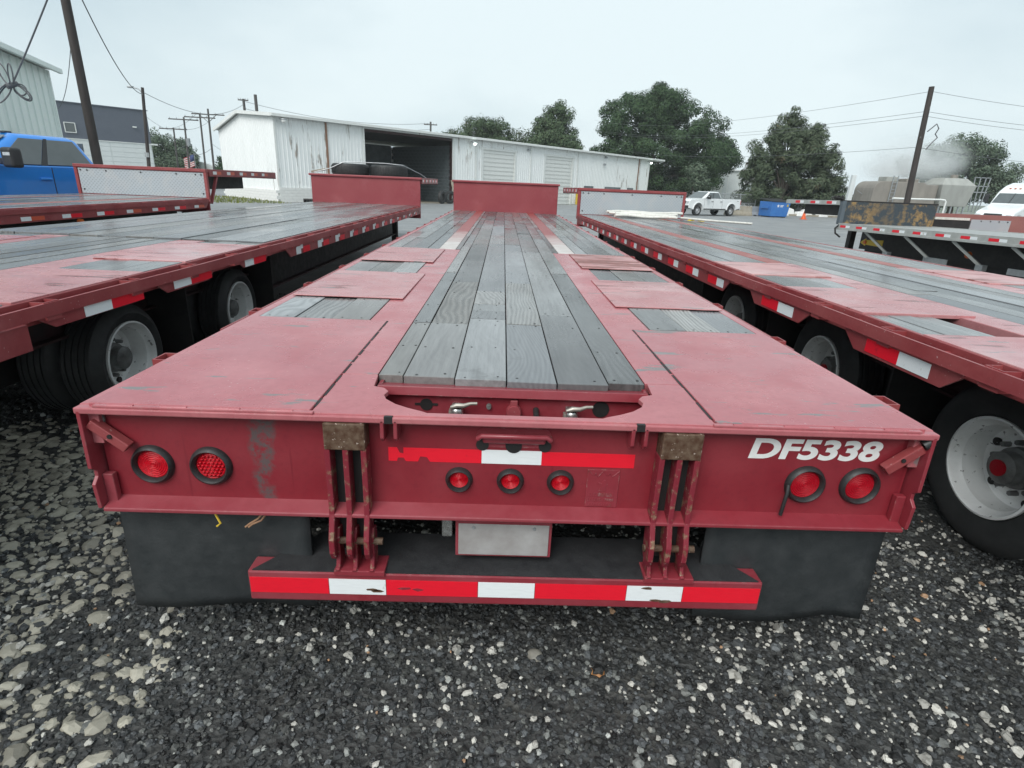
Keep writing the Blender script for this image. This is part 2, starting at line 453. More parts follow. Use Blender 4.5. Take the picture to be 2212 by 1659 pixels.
# ------------------------------------------------------------------ ground
def gz(x, y):
    t = min(max((y - 14) / 26., 0), 1)
    return -0.25 * t*t*(3-2*t)
def ground_mat():
    t = NT('wet_gravel_yard')
    v = t.tc.outputs['Object']
    x, y, z = t.sep()[:3]
    big = t.noise(.35, 6, .6)
    fine = t.noise(34, 6, .7)
    vor = t.n('ShaderNodeTexVoronoi'); vor.inputs['Scale'].default_value = 42; t.l(t.map(), vor.inputs[0])
    c = t.mix(t.ramp(fine, .3, .72), (0.024,0.025,0.025), (0.080,0.081,0.078))
    c = t.mix(t.ramp(t.noise(3.2, 5, .65), .55, .72, 0, .55), c, (0.10,0.095,0.08))
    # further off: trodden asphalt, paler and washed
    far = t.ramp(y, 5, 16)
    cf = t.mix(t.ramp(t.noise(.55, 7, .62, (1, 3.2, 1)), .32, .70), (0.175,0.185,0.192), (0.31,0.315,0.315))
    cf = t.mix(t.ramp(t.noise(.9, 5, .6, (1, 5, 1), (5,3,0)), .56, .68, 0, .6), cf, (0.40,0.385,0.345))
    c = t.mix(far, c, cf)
    grass = t.math('MULTIPLY', t.ramp(t.noise(.12, 4, .6, None, (2,9,0)), .42, .52), t.ramp(y, 60, 75))
    c = t.mix(grass, c, (0.07,0.10,0.035))
    return t.done(c, t.ramp(big, .3, .7, .42, .75), 0, .5, t.math('ADD', fine, vor.outputs['Distance']), .9, .012)
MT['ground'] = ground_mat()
xs = np.unique(np.concatenate([np.linspace(-900,-60,14), np.linspace(-60,-8,24), np.linspace(-8,8,90), np.linspace(8,70,28), np.linspace(70,900,14)]))
ys = np.unique(np.concatenate([np.linspace(-300,-6,10), np.linspace(-6,8,80), np.linspace(8,90,56), np.linspace(90,1500,16)]))
gx, gy = np.meshgrid(xs, ys)
def lump(x, y):
    return .010*np.sin(x*2.1+.7)*np.cos(y*1.7) + .006*np.sin(x*5.3+y*3.1) + .004*np.sin(y*9.1-x*4.)
gzv = np.vectorize(gz)(gx, gy) + np.where((np.abs(gx) < 12) & (gy < 20), lump(gx, gy), 0)
nxn, nyn = len(xs), len(ys)
gv = np.stack([gx, gy, gzv], -1).reshape(-1, 3)
gf = [(j*nxn+i, j*nxn+i+1, (j+1)*nxn+i+1, (j+1)*nxn+i) for j in range(nyn-1) for i in range(nxn-1)]
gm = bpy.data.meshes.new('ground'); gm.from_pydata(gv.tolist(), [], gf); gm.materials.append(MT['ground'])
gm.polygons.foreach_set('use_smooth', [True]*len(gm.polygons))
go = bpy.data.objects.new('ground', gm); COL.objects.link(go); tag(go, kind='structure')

# loose stones: points with a size and a colour, one stone shape on each
def stone_mat():
    t = NT('loose_stone')
    a = t.n('ShaderNodeAttribute', attribute_type='INSTANCER', attribute_name='tint')
    c = t.mix(t.ramp(t.noise(60, 4, .6), .3, .7, 0, .35), a.outputs['Color'], (0.04,0.04,0.038))
    return t.done(c, t.ramp(t.rand(), 0, 1, .3, .7), 0, .5, t.noise(90, 4), .3, .003)
MT['stone'] = stone_mat()
def stone_tree(amp=2.1, nsc=1.1):
    ng = bpy.data.node_groups.new('scatter_stones', 'GeometryNodeTree')
    ng.interface.new_socket('Geometry', in_out='INPUT', socket_type='NodeSocketGeometry')
    ng.interface.new_socket('Geometry', in_out='OUTPUT', socket_type='NodeSocketGeometry')
    N = ng.nodes; L = ng.links.new
    gi = N.new('NodeGroupInput'); go_ = N.new('NodeGroupOutput')
    join = N.new('GeometryNodeJoinGeometry')
    pos = N.new('GeometryNodeInputPosition')
    for k in range(5):
        ico = N.new('GeometryNodeMeshIcoSphere'); ico.inputs['Radius'].default_value = 1.; ico.inputs['Subdivisions'].default_value = 2
        nz = N.new('ShaderNodeTexNoise'); nz.inputs['Scale'].default_value = nsc; nz.inputs['Detail'].default_value = 1.5
        ad = N.new('ShaderNodeVectorMath'); ad.operation = 'ADD'; ad.inputs[1].default_value = (k*7.3, k*3.1+2, k*5.7)
        L(pos.outputs[0], ad.inputs[0]); L(ad.outputs[0], nz.inputs['Vector'])
        sb = N.new('ShaderNodeVectorMath'); sb.operation = 'SUBTRACT'; sb.inputs[1].default_value = (.5,.5,.5)
        L(nz.outputs['Color'], sb.inputs[0])
        sc = N.new('ShaderNodeVectorMath'); sc.operation = 'SCALE'; sc.inputs['Scale'].default_value = amp
        L(sb.outputs[0], sc.inputs[0])
        sp = N.new('GeometryNodeSetPosition'); L(ico.outputs[0], sp.inputs['Geometry']); L(sc.outputs[0], sp.inputs['Offset'])
        sm = N.new('GeometryNodeSetMaterial'); sm.inputs['Material'].default_value = MT['stone']; L(sp.outputs[0], sm.inputs['Geometry'])
        g2 = N.new('GeometryNodeGeometryToInstance'); L(sm.outputs[0], g2.inputs[0]); L(g2.outputs[0], join.inputs[0])
    iop = N.new('GeometryNodeInstanceOnPoints'); iop.inputs['Pick Instance'].default_value = True
    at = N.new('GeometryNodeInputNamedAttribute'); at.data_type = 'FLOAT_VECTOR'; at.inputs['Name'].default_value = 'sz'
    rv = N.new('FunctionNodeRandomValue'); rv.data_type = 'FLOAT_VECTOR'
    rv.inputs[0].default_value = (-.35,-.35,0); rv.inputs[1].default_value = (.35,.35,6.28)
    L(gi.outputs[0], iop.inputs['Points']); L(join.outputs[0], iop.inputs['Instance'])
    L(at.outputs[0], iop.inputs['Scale']); L(rv.outputs[0], iop.inputs['Rotation'])
    L(iop.outputs[0], go_.inputs[0])
    return ng
STONES = stone_tree()
FLATS = stone_tree(1.35, .95)
def scatter(name, pts, sz, tint, label, tree=None):
    me = bpy.data.meshes.new(name); me.from_pydata(pts.tolist(), [], [])
    a = me.attributes.new('sz', 'FLOAT_VECTOR', 'POINT'); a.data.foreach_set('vector', sz.astype('f4').ravel())
    b = me.attributes.new('tint', 'FLOAT_COLOR', 'POINT'); b.data.foreach_set('color', np.c_[tint, np.ones(len(tint))].astype('f4').ravel())
    o = bpy.data.objects.new(name, me); COL.objects.link(o)
    m = o.modifiers.new('stones', 'NODES'); m.node_group = tree or STONES
    return tag(o, label, 'gravel', kind='stuff')
def vnoise(x, y, s, seed):
    r = np.random.default_rng(seed); acc = 0
    for k in range(5):
        a, b, c = r.normal(size=3)*s*(1.5**k); acc = acc + np.sin(a*x + b*y + c*7)/(1.25**k)
    return acc
def region(n, x0, x1, y0, y1):
    return rng.uniform(x0, x1, n), rng.uniform(y0, y1, n)
def patchmask(x, y):             # where the old pale stone bed shows, on the left
    return np.clip((-1.24 - .30*y - x)*2.6 + .30*vnoise(x, y, 2.2, 3), 0, 1) * np.clip((2.0 - y)*1.5, 0, 1)
xa, ya = np.concatenate([np.array(region(34000, -2.9, 2.9, -.75, .75)), np.array(region(16000, -4.2, 4.2, .75, 3.2)), np.array(region(7000, -5., 5., 3.2, 6.5))], 1)
n = len(xa)
s = rng.gamma(3.2, .0016, n) + .0025
s *= np.where(ya > 2, 1.5, 1.0)
g = rng.gamma(1.8, .60, n)
base = np.stack([.040*g, .043*g, .045*g], -1)
warm = rng.random(n) < .22
base[warm] *= np.array([2.6, 2.5, 2.25]) * rng.uniform(.6, 1.5, (warm.sum(), 1))
scatter('gravel', np.stack([xa, ya, lump(xa, ya) + s*.25], -1), np.stack([s, s*rng.uniform(.7,1.1,n), s*rng.uniform(.5,.8,n)], -1), base, 'small dark wet gravel covering the yard')
xa, ya = np.concatenate([np.array(region(9000, -2.9, 2.9, -.75, 1.0)), np.array(region(2400, -4., 4., 1.0, 4))], 1)
dens = np.clip(.20 + .48*(xa > .05)*np.clip((xa-.05)*1.6, 0, 1) + .22*vnoise(xa, ya, 2.6, 8), .03, 1)
k = rng.random(len(xa)) < dens
xa, ya = xa[k], ya[k]; n = len(xa)
s = .0026 + rng.gamma(1.35, .0025, n)
s = np.minimum(s, .019)
tn = rng.uniform(.32, .74, (n, 1)) * np.array([1., .97, .88]) * np.where(rng.random((n,1)) < .04, np.array([[.8, .5, .32]]), 1.)
scatter('pale_gravel', np.stack([xa, ya, lump(xa, ya) + s*.45 + .004], -1), np.stack([s*rng.uniform(.9,1.4,n), s*rng.uniform(.7,1.1,n), s*rng.uniform(.5,.9,n)], -1), tn, 'pale stones strewn through the dark gravel')
xa, ya = region(14000, -3.2, -.6, -.75, 2.1)
k = rng.random(len(xa)) < np.clip(patchmask(xa, ya)*1.15, 0, 1)
xa, ya = xa[k], ya[k]
s = np.sort(np.minimum(.006 + rng.gamma(1.5, .0075, len(xa)), .040))[::-1]
keep = []; cell = {}
for i in range(len(xa)):
    ok_ = True; ci = (int(xa[i]//.1), int(ya[i]//.1))
    for dx in (-1,0,1):
        for dy in (-1,0,1):
            for j in cell.get((ci[0]+dx, ci[1]+dy), ()):
                if (xa[i]-xa[j])**2 + (ya[i]-ya[j])**2 < (.80*(s[i]+s[j]))**2: ok_ = False
    if ok_: keep.append(i); cell.setdefault(ci, []).append(i)
keep = np.array(keep); xa, ya, s = xa[keep], ya[keep], s[keep]; n = len(xa)
tn = rng.uniform(.26, .54, (n, 1)) * np.array([1., .94, .765])
hz = .006 + s*.34
scatter('pale_stone_bed', np.stack([xa, ya, lump(xa, ya) - hz*.10], -1), np.stack([s*rng.uniform(.9,1.25,n), s*rng.uniform(.7,1.,n), hz], -1), tn, 'flat pale stones of the worn bed beside the trailer', FLATS)
def one_stone(name, label, cat, loc, size, mat, seed):
    bm = bmesh.new(); bmesh.ops.create_icosphere(bm, subdivisions=3, radius=1)
    r = random.Random(seed)
    d = [(Vector((r.gauss(0,1), r.gauss(0,1), r.gauss(0,1))).normalized(), r.uniform(.75, .95)) for _ in range(11)]
    for v in bm.verts:
        for nrm, lim in d:
            q = v.co.dot(nrm)
            if q > lim: v.co -= nrm*(q-lim)
        v.co = Vector((v.co.x*size[0], v.co.y*size[1], v.co.z*size[2]))
    me = bpy.data.meshes.new(name); bm.to_mesh(me); bm.free(); me.materials.append(mat)
    me.polygons.foreach_set('use_smooth', [True]*len(me.polygons)); me.set_sharp_from_angle(angle=R(28))
    return tag(inst(name, me, None, loc, (0,0,seed)), label, cat)
MT['bigstone'] = plain('buff_stone', (0.25,0.235,0.20), (0.18,0.17,0.15), 30, .6, bstr=.3)
one_stone('stone', 'large round buff stone lying in the gravel behind the bumper', 'stone', (.11,.04,.012), (.030,.028,.021), MT['bigstone'], 3)
MT['leaf_or'] = plain('fallen_orange_leaf', (0.42,0.20,0.07), (0.32,0.15,0.06), 40, .6)
lf = MB()
lp = [(0,-.026),(.012,-.012),(.027,-.006),(.020,.008),(.024,.022),(.006,.018),(0,.030),(-.008,.018),(-.025,.020),(-.019,.006),(-.027,-.008),(-.011,-.012)]
lf.add([(0,0,.008)] + [(a,b,.001+.006*((i%3)==0)) for i,(a,b) in enumerate(lp)] , [(0,1+i,1+(i+1)%12) for i in range(12)])
lo = lf.build('leaf', MT['leaf_or'], None, smooth=60); lo.location = (.33,-.03,.012)
lo.modifiers.new('thick', 'SOLIDIFY').thickness = .001
tag(lo, 'fallen orange brown leaf lying on the gravel', 'leaf')

# ------------------------------------------------------------------ trailer parts
def wheel_set(Rt, Rr, tag_):
    g = .011
    prof = [(Rr,.022),(Rr+.018,.002),(Rr+.5*(Rt-Rr),-.012),(Rt-.045,-.004),(Rt-.014,.016),(Rt,.034)]
    for a in (.062,.102,.142,.182):
        prof += [(Rt,a-.006),(Rt-g,a-.005),(Rt-g,a+.005),(Rt,a+.006)]
    prof += [(Rt,.206),(Rt-.014,.226),(Rt-.045,.246),(Rr+.5*(Rt-Rr),.254),(Rr+.018,.240),(Rr,.220)]
    tyre = MB().lathe(prof, n=56, closed=True)
    tyre.lathe([(r, t+.272) for r, t in prof], n=56, closed=True)
    tm = tyre.mesh('tyre_'+tag_, MT['rubber'], 32)
    rim = MB().lathe([(Rr+.006,.012),(Rr+.007,-.004),(Rr-.004,-.008),(Rr-.014,.004),(Rr-.017,.026),(Rr-.034,.045),(Rr-.040,.105),(Rr-.044,.150),(Rr-.07,.166),(.12,.158),(.085,.150)], n=56)
    for k in range(5):                                   # hand holes seen as dark dished slots
        a = 2*PI*k/5+.3
        rim.cyl((.150, (Rr-.075)*math.cos(a), (Rr-.075)*math.sin(a)), (.157, (Rr-.075)*math.cos(a), (Rr-.075)*math.sin(a)), .001, .001, 6)
    rm = rim.mesh('rim_'+tag_, MT['rim'], 35)
    hub = MB().lathe([(.105,.162),(.100,.120),(.082,.112),(.078,.060),(.066,.050),(.001,.050)], n=28)
    for k in range(10):
        a = 2*PI*k/10
        hub.cyl((.160, .125*math.cos(a), .125*math.sin(a)), (.118, .125*math.cos(a), .125*math.sin(a)), .014, .013, 6)
    hm = hub.mesh('hub_'+tag_, MT['hub'], 40)
    hole = MB()
    for k in range(5):
        a = 2*PI*k/5+.3
        r = Rr-.068
        hole.cyl((.168, r*math.cos(a), r*math.sin(a)), (.152, r*math.cos(a), r*math.sin(a)), .021, .021, 14)
    ho = hole.mesh('hand_hole_'+tag_, MT['dark'])
    cap = MB().lathe([(.040,.052),(.040,.040),(.001,.038)], n=20).mesh('hub_cap_'+tag_, MT['lens'], 40)
    return tm, rm, hm, ho, cap
WA = wheel_set(.375, .250, 'a')
WB = wheel_set(.420, .240, 'b')
def wheel(root, ws, x, y, z, out, cap=True, spin=0.):
    e = sub('wheel', root, (x, y, z), (spin if out < 0 else -spin, 0, 0 if out < 0 else PI))
    inst('tyre', ws[0], e); inst('rim', ws[1], e); inst('hub', ws[2], e); inst('hand_hole', ws[3], e)
    if cap: inst('hub_cap', ws[4], e)
    return e

PZ = [0.]
def plank(root, x0, x1, y0, y1, H, dz=None, th=.035, mat=None):
    dz = random.uniform(-.004, .004) if dz is None else dz
    g = .0022
    z = H + dz
    PZ[0] = z
    tl = random.uniform(-.0012, .0012)
    m = MB().hexa([(x0+g,y0+g,z-th),(x1-g,y0+g,z-th),(x1-g,y1-g,z-th),(x0+g,y1-g,z-th)],
                  [(x0+g,y0+g,z-tl),(x1-g,y0+g,z+tl),(x1-g,y1-g,z+tl),(x0+g,y1-g,z-tl)])
    return m.build('plank', mat or MT['wood'], root, bevel=.0018, seg=1)
def nails(root, pts, H):
    m = MB()
    for x, y, *zt in pts:
        r = random.uniform(.0038, .0065)
        z = zt[0] if zt else H
        m.cyl((x, y, z-.006), (x, y, z+.0012), r, r*.9, 6)
    o = m.build('nail_head', MT['dark'], root); tag(o, kind='stuff'); return o
def cols_of(a, b, n, jit=.0):
    e = [a + (b-a)*i/n for i in range(n+1)]
    return [e[0]] + [v + random.uniform(-jit, jit) for v in e[1:-1]] + [e[-1]]

def side_pockets(root, x, sgn, H, y0, y1, step, mat, depth=.05, h=.10):
    # U shaped stake pockets standing proud of the side rail
    me = MB()
    w = .075
    me.box(0, depth, -w/2-.006, -w/2, -h, 0); me.box(0, depth, w/2, w/2+.006, -h, 0); me.box(depth-.006, depth, -w/2, w/2, -h, 0)
    me = me.mesh('stake_pocket', mat)
    y = y0
    while y < y1:
        inst('stake_pocket', me, root, (x, y, H), (0, 0, 0 if sgn > 0 else PI))
        y += step

TS = {}
def tape_piece(root, name, mat, x, y0, y1, z0, z1, sgn, t=.0015):
    a, b = (x, x + sgn*t)
    return MB().box(min(a,b), max(a,b), y0, y1, z0, z1).build(name, mat, root)

def text_mesh(body, w, h, mat, shear=.0, bold=.02, ext=.0006):
    cu = bpy.data.curves.new('txt', 'FONT'); cu.body = body; cu.shear = shear; cu.offset = bold; cu.extrude = .004; cu.space_character = 1.0
    o = bpy.data.objects.new('txt', cu); COL.objects.link(o)
    bpy.context.view_layer.update()
    me = bpy.data.meshes.new_from_object(o.evaluated_get(bpy.context.evaluated_depsgraph_get()))
    bpy.data.objects.remove(o)
    co = np.zeros(len(me.vertices)*3); me.vertices.foreach_get('co', co); co = co.reshape(-1,3)
    lo, hi = co.min(0), co.max(0)
    co = (co - lo)/(hi-lo)
    co[:,0] = (co[:,0]-.5)*w; co[:,1] = (co[:,1]-.5)*h; co[:,2] = (co[:,2])*ext
    me.vertices.foreach_set('co', co.ravel()); me.materials.clear(); me.materials.append(mat); me.update()
    return me

# ------------------------------------------------------------------ the middle trailer
H = Z0
T = thing('flatbed_trailer', 'red step deck trailer lettered DF5338 with plank deck and red bulkhead', 'trailer')
LB = 13.0
# deck columns and board joints (read off the photograph)
ce = [-.485, -.395, -.210, -.025, .155, .340, .475]
joints = [[.37,1.17,2.82,4.68,6.9,9.1,11.2,LB], [.36,1.17,2.42,5.0,7.3,9.6,LB], [.34,1.28,1.48,1.67,2.07,5.15,6.3,8.4,10.8,LB],
          [.33,1.19,2.41,5.05,7.7,10.1,LB], [.33,1.44,4.41,6.7,9.2,LB], [.355,2.95,5.9,8.3,10.9,LB]]
npts = []
GRAIN = {(1,1), (3,1), (2,5), (3,3)}
for i in range(6):
    for q, (a, b) in enumerate(zip(joints[i][:-1], joints[i][1:])):
        plank(T, ce[i], ce[i+1], a, b, H+.004, mat=MT['wood_grain'] if (i, q) in GRAIN else None)
        rows = [a+.03, b-.03] + [y for y in np.arange(.75, 7, .42) if a+.1 < y < b-.1]
        for yy in rows:
            for f in (.22, .78):
                if yy < 7 and random.random() < (.9 if yy in rows[:2] else .6):
                    npts.append((ce[i] + (ce[i+1]-ce[i])*(f + random.uniform(-.07,.07)), yy + random.uniform(-.014,.014), PZ[0]))
nails(T, npts, H+.005)
# added dark sheet under the boards that stops light leaking through the joints
MB().box(-1.20, 1.20, .40, LB, H-.075, H-.045).build('light_block_sheet', MT['dark'], T)
for sg in (-1, 1):
    xi, xo = sg*.485 if sg < 0 else .475, sg*.70
    # main beam flange that shows as a red strip either side of the centre boards
    MB().box(min(xi,xo)+.003, max(xi,xo)-.003, .375, 4.42, H-.04, H+.001).build('beam_flange', MT['strip'], T, bevel=.002)
    MB().box(min(sg*.54,sg*.71), max(sg*.54,sg*.71), 4.425, LB-.01, H-.04, H+.003).build('beam_flange', MT['stripfar'], T, bevel=.002)
    MB().box(min(sg*.57,sg*.59), max(sg*.57,sg*.59), .5, LB, H-.40, H-.04).build('main_beam', MT['under'], T)
    # plates over the wheels, with windows of short boards between them
    for nm, y0, y1, xin, xout, dz, mt in (('deck_plate', .022, 1.185, .614, 1.262, .007, 'deck_red'), ('deck_plate', 1.715, 2.70, .625, 1.262, .011, 'deck_red2'), ('deck_plate', 3.32, 4.36, .64, 1.262, .012, 'deck_rust' if sg > 0 else 'deck_red2')):
        a, b = sorted((sg*xin, sg*xout))
        zb_ = H-.01 if y0 < 1 else H+dz-.004
        if y0 > 1:
            dz += .001; zb_ = H+dz-.007
            MB().box(a+.03, b-.03, y0+.05, y1-.05, H-.03, zb_).build('plate_packer', MT['dark'], T)
        MB().hexa([(a,y0,zb_),(b,y0,zb_),(b,y1,zb_-.003),(a,y1,zb_-.003)], [(a,y0,H+dz),(b,y0,H+dz),(b,y1,H+dz-.003),(a,y1,H+dz-.003)]).build(nm, MT[mt], T, bevel=.0025)
    for y0, y1 in ((1.19, 1.712), (2.705, 3.316)):
        a, b = sorted((sg*.70, sg*1.245))
        e = cols_of(a, b, 3, .01)
        wpts = []
        for i in range(3):
            plank(T, e[i], e[i+1], y0, y1, H+.001, mat=MT['wood_grain'] if i == 1 else None)
            wpts += [(e[i] + (e[i+1]-e[i])*f, y, PZ[0]) for f in (.25,.75) for y in (y0+.03, y1-.03)]
        nails(T, wpts, H+.002)
    # dark broken strips painting the shadow gap along the inner edge of the tail plate
    m = MB(); yy = .06
    while yy < 1.18:
        ln = random.uniform(.05, .16)
        m.box(*sorted((sg*random.uniform(.605,.608), sg*.6145)), yy, min(yy+ln, 1.184), H-.004, H+.0026); yy += ln + random.uniform(.008, .03)
    m.build('seam_shadow', MT['dark'], T)
    # outer frame between the plates
    a, b = sorted((sg*1.247, sg*1.295))
    MB().box(a, b, .03, LB, H-.13, H+.0).build('side_rail', MT['strip'], T, bevel=.003)
    MB().box(*sorted((sg*.60, sg*.70)), .375, 4.42, H-.045, H-.002).build('plate_bearer', MT['strip'], T)
    # forward boards
    a, b = sorted((sg*.712, sg*1.245))
    e = cols_of(a, b, 4, .02)
    for i in range(4):
        js = [4.37] + sorted(random.uniform(5.3, 12.2) for _ in range(3)) + [LB]
        js = [js[0]] + [j for j, p in zip(js[1:-1], js[:-2]) if j-p > .5] + [js[-1]]
        for p, q in zip(js[:-1], js[1:]): plank(T, e[i], e[i+1], p, q, H+.002)
    e2 = sorted((sg*.487, sg*.538)) if sg < 0 else [.477, .538]
    for p, q in ((4.43, 6.0), (6.0, 8.1), (8.1, LB)): plank(T, e2[0], e2[1], p, q, H+.003)
    side_pockets(T, sg*1.295, sg, H-.004, .30 if sg > 0 else .52, LB, .83, MT['red_side'], .05, .09)
    MB().box(*sorted((sg*1.335, sg*1.345)), 1.0, LB, H-.075, H-.02).build('rub_rail', MT['red_side'], T)

# rear cross frame: top flange with the curved cut-out, recessed web, bottom flange, end plates
FY = .055
cut = [(-.485,.372),(-.475,.26),(-.437,.245),(-.418,.215),(-.425,.180),(-.412,.145),(-.375,.105),(-.33,.075),(-.285,.052),(-.268,.040)]
poly = [(-.61,.012),(-.61,.372)] + cut + [(-x, y) for x, y in cut[::-1]] + [(.61,.372),(.61,.012)]
MB().prism(poly[::-1], H-.014, H+.0015, 'XY').build('rear_deck_plate', MT['strip'], T, bevel=.002)
rf = MB().box(-1.295, 1.295, 0, .045, H-.022, H-.002).build('top_flange', MT['strip'], T, bevel=.004)
for sg in (-1, 1):                                     # raised joint strip in front of the side plates, stitch welded
    MB().box(*sorted((sg*.60, sg*1.24)), .004, .020, H-.002, H+.006).build('edge_strip', MT['strip'], T, bevel=.002)
    m = MB()
    for k in range(4):
        x = .66 + k*.155
        m.cyl((sg*x, .012, H+.003), (sg*(x+.075), .012, H+.003), .006, .006, 8)
    m.build('weld_bead', MT['deck_red'], T, smooth=60)
web = MB().box(-1.27, 1.27, FY, FY+.012, H-.325, H-.022).build('rear_web', MT['web'], T)
MB().hexa([(-1.275,.0,H-.352),(1.275,.0,H-.352),(1.275,FY+.012,H-.352),(-1.275,FY+.012,H-.352)], [(-1.275,.0,H-.340),(1.275,.0,H-.340),(1.275,FY+.011,H-.318),(-1.275,FY+.011,H-.318)]).build('bottom_flange', MT['red'], T, bevel=.003)
for sg in (-1, 1):                                     # cheek plates with the notch
    p = [(0,H-.012),(.16,H-.012),(.16,H-.34),(0,H-.34),(-.004,H-.255),(.016,H-.235),(.016,H-.215),(-.004,H-.20)]
    MB().prism([(a, b) for a, b in p], *sorted((sg*1.277, sg*1.289)), plane='YZ').build('end_plate', MT['red'], T, bevel=.002)
    MB().box(*sorted((sg*1.245, sg*1.277)), .03, .052, H-.335, H-.235).build('gusset', MT['red'], T, bevel=.003)
    # tie hook arm across the upper corner
    MB().bar((sg*1.272,.028,H-.058), (sg*1.175,.030,H-.140), .030, .030, (0,1,0)).build('tie_arm', MT['red_side'], T, bevel=.003)
    if sg > 0: MB().cyl((1.268,.020,H-.048), (1.290,.018,H-.030), .017, .017, 16).build('rubber_plug', MT['gasket'], T, smooth=40)
    else: MB().cyl((-1.262,.050,H-.055), (-1.262,.044,H-.055), .020, .020, 20).build('round_hole', MT['hub'], T, smooth=40)
    MB().cyl((sg*1.215,.010,H-.098), (sg*1.215,.014,H-.098), .007, .007, 10).build('pin_hole', MT['dark'], T)
# lamps
def lamp(root, x, z, ro, ri, lensm, y=FY):
    e = sub('tail_lamp', root, (x, y, z))
    MB().lathe([(ri-.001,-.001),(ri+.001,-.012),(ri+.4*(ro-ri),-.019),(ro-.004,-.014),(ro,-.002),(ro,.004)], axis='Y', n=40).build('gasket', MT['gasket'], e, smooth=50)
    MB().lathe([(ri+.003,-.0012)] + [(ri*f, -.002-.003*(1-f) - (.0016 if q % 2 else 0)) for q, f in enumerate(np.linspace(.98,.08,15))] + [(.0005,-.0052)], axis='Y', n=40).build('lens', lensm, e, smooth=12)
    return e
lamp(T, -1.128, H-.208, .066, .049, MT['lens_bright']); lamp(T, -.948, H-.208, .066, .047, MT['lens_bright'])
ld = sub('led_cluster', T, (-.948, FY, H-.208))
me = MB().lathe([(.0048,0),(.0042,-.003),(.002,-.0046),(.0003,-.005)], axis='Y', n=8).mesh('led', MT['lens_bright'], 60)
for i in range(-3, 4):
    for j in range(-3, 4):
        x, z = (i + .5*(j % 2))*.0125, j*.0108
        if x*x + z*z < .040**2: inst('led', me, ld, (x, -.0045, z))
lamp(T, .948, H-.213, .066, .049, MT['lens']); lamp(T, 1.128, H-.213, .066, .049, MT['lens'])
for x in (-.170, -.006, .155): lamp(T, x, H-.232, .044, .030, MT['lens_bright'])
MB().tube([(.888,.040,H-.21),(.884,.030,H-.235),(.880,.028,H-.27),(.878,.030,H-.315)], .006, 8).build('dangling_wire', MT['gasket'], T, smooth=50)
for k, (x0, x1) in enumerate(((-.955,-.925),(-.785,-.835),(-.775,-.825))):
    MB().tube([(x0,.03,H-.350),((x0+x1)/2,.022,H-.372-.006*k),(x1,.012,H-.392),(x1-.012,.010,H-.402)], .0035, 6).build('loose_wire', MT['yellow'] if k == 0 else MT['rust_pipe0'], T, smooth=50)
# lettering
me = text_mesh('DF5338', .425, .072, MT['white_paint'], shear=.15, bold=.036)
inst('lettering', me, T, (.958, FY-.0004, H-.090), (PI/2, 0, 0))
# conspicuity tape across the web, with the torn bits
tp = [(-.392,H-.125),(-.365,H-.125),(-.357,H-.143),(-.345,H-.146),(-.345,H-.125),(-.100,H-.125),(-.100,H-.172),(-.262,H-.172),(-.272,H-.156),(-.292,H-.154),(-.300,H-.172),(-.338,H-.172),(-.345,H-.160),(-.362,H-.160),(-.366,H-.172),(-.392,H-.172)]
MB().prism(tp, FY-.0012, FY+.0002).build('reflective_tape', MT['tape_r'], T)
MB().box(-.0995, .0895, FY-.0014, FY, H-.172, H-.124).build('reflective_tape', MT['tape_w'], T)
MB().box(.090, .386, FY-.0012, FY, H-.174, H-.126).build('reflective_tape', MT['tape_r'], T)
# pull handle pocket
hp = []
for k in range(24):
    a = 2*PI*k/24
    hp.append(((.088 if math.cos(a) > 0 else -.088) + .030*math.cos(a), H-.080 + .034*math.sin(a)))
MB().prism(hp, FY-.002, FY-.0005).build('pocket_plate', MT['red'], T)
hp2 = [(x*.96, H-.080+(z-H+.080)*.86 - .004) for x, z in hp if z < H-.055]
pk = sub('handle_pocket', T)
for xx, rr in ((-.098,.020), (0,.026), (.098,.020)):
    MB().lathe([(rr,0),(.0005,.0)], (xx, FY-.0035, H-.106), 'Y', 22).build('pocket_opening', MT['dark'], pk)
MB().tube([(-.112,.030,H-.075),(-.100,.022,H-.062),(.100,.022,H-.062),(.112,.030,H-.075)], .0085, 8).build('pocket_lip', MT['red'], pk, smooth=50)
MB().box(-.098, .098, .034, FY-.004, H-.094, H-.070).build('pocket_hood', MT['red'], pk, bevel=.008, seg=3)
# small paired lugs with a black slot in the top flange
for sg in (-1, 1):
    for dx in (-.020, .020):
        MB().prism([(0,H-.012),(0,H-.070),(.012,H-.085),(.06,H-.085),(.06,H-.012)], sg*.378+dx-.006, sg*.378+dx+.006, 'YZ').build('lug', MT['red'], T, bevel=.003)
    MB().box(sg*.378-.0125, sg*.378+.0125, -.0006, .047, H-.0215, H+.0005).build('slot', MT['dark'], T)
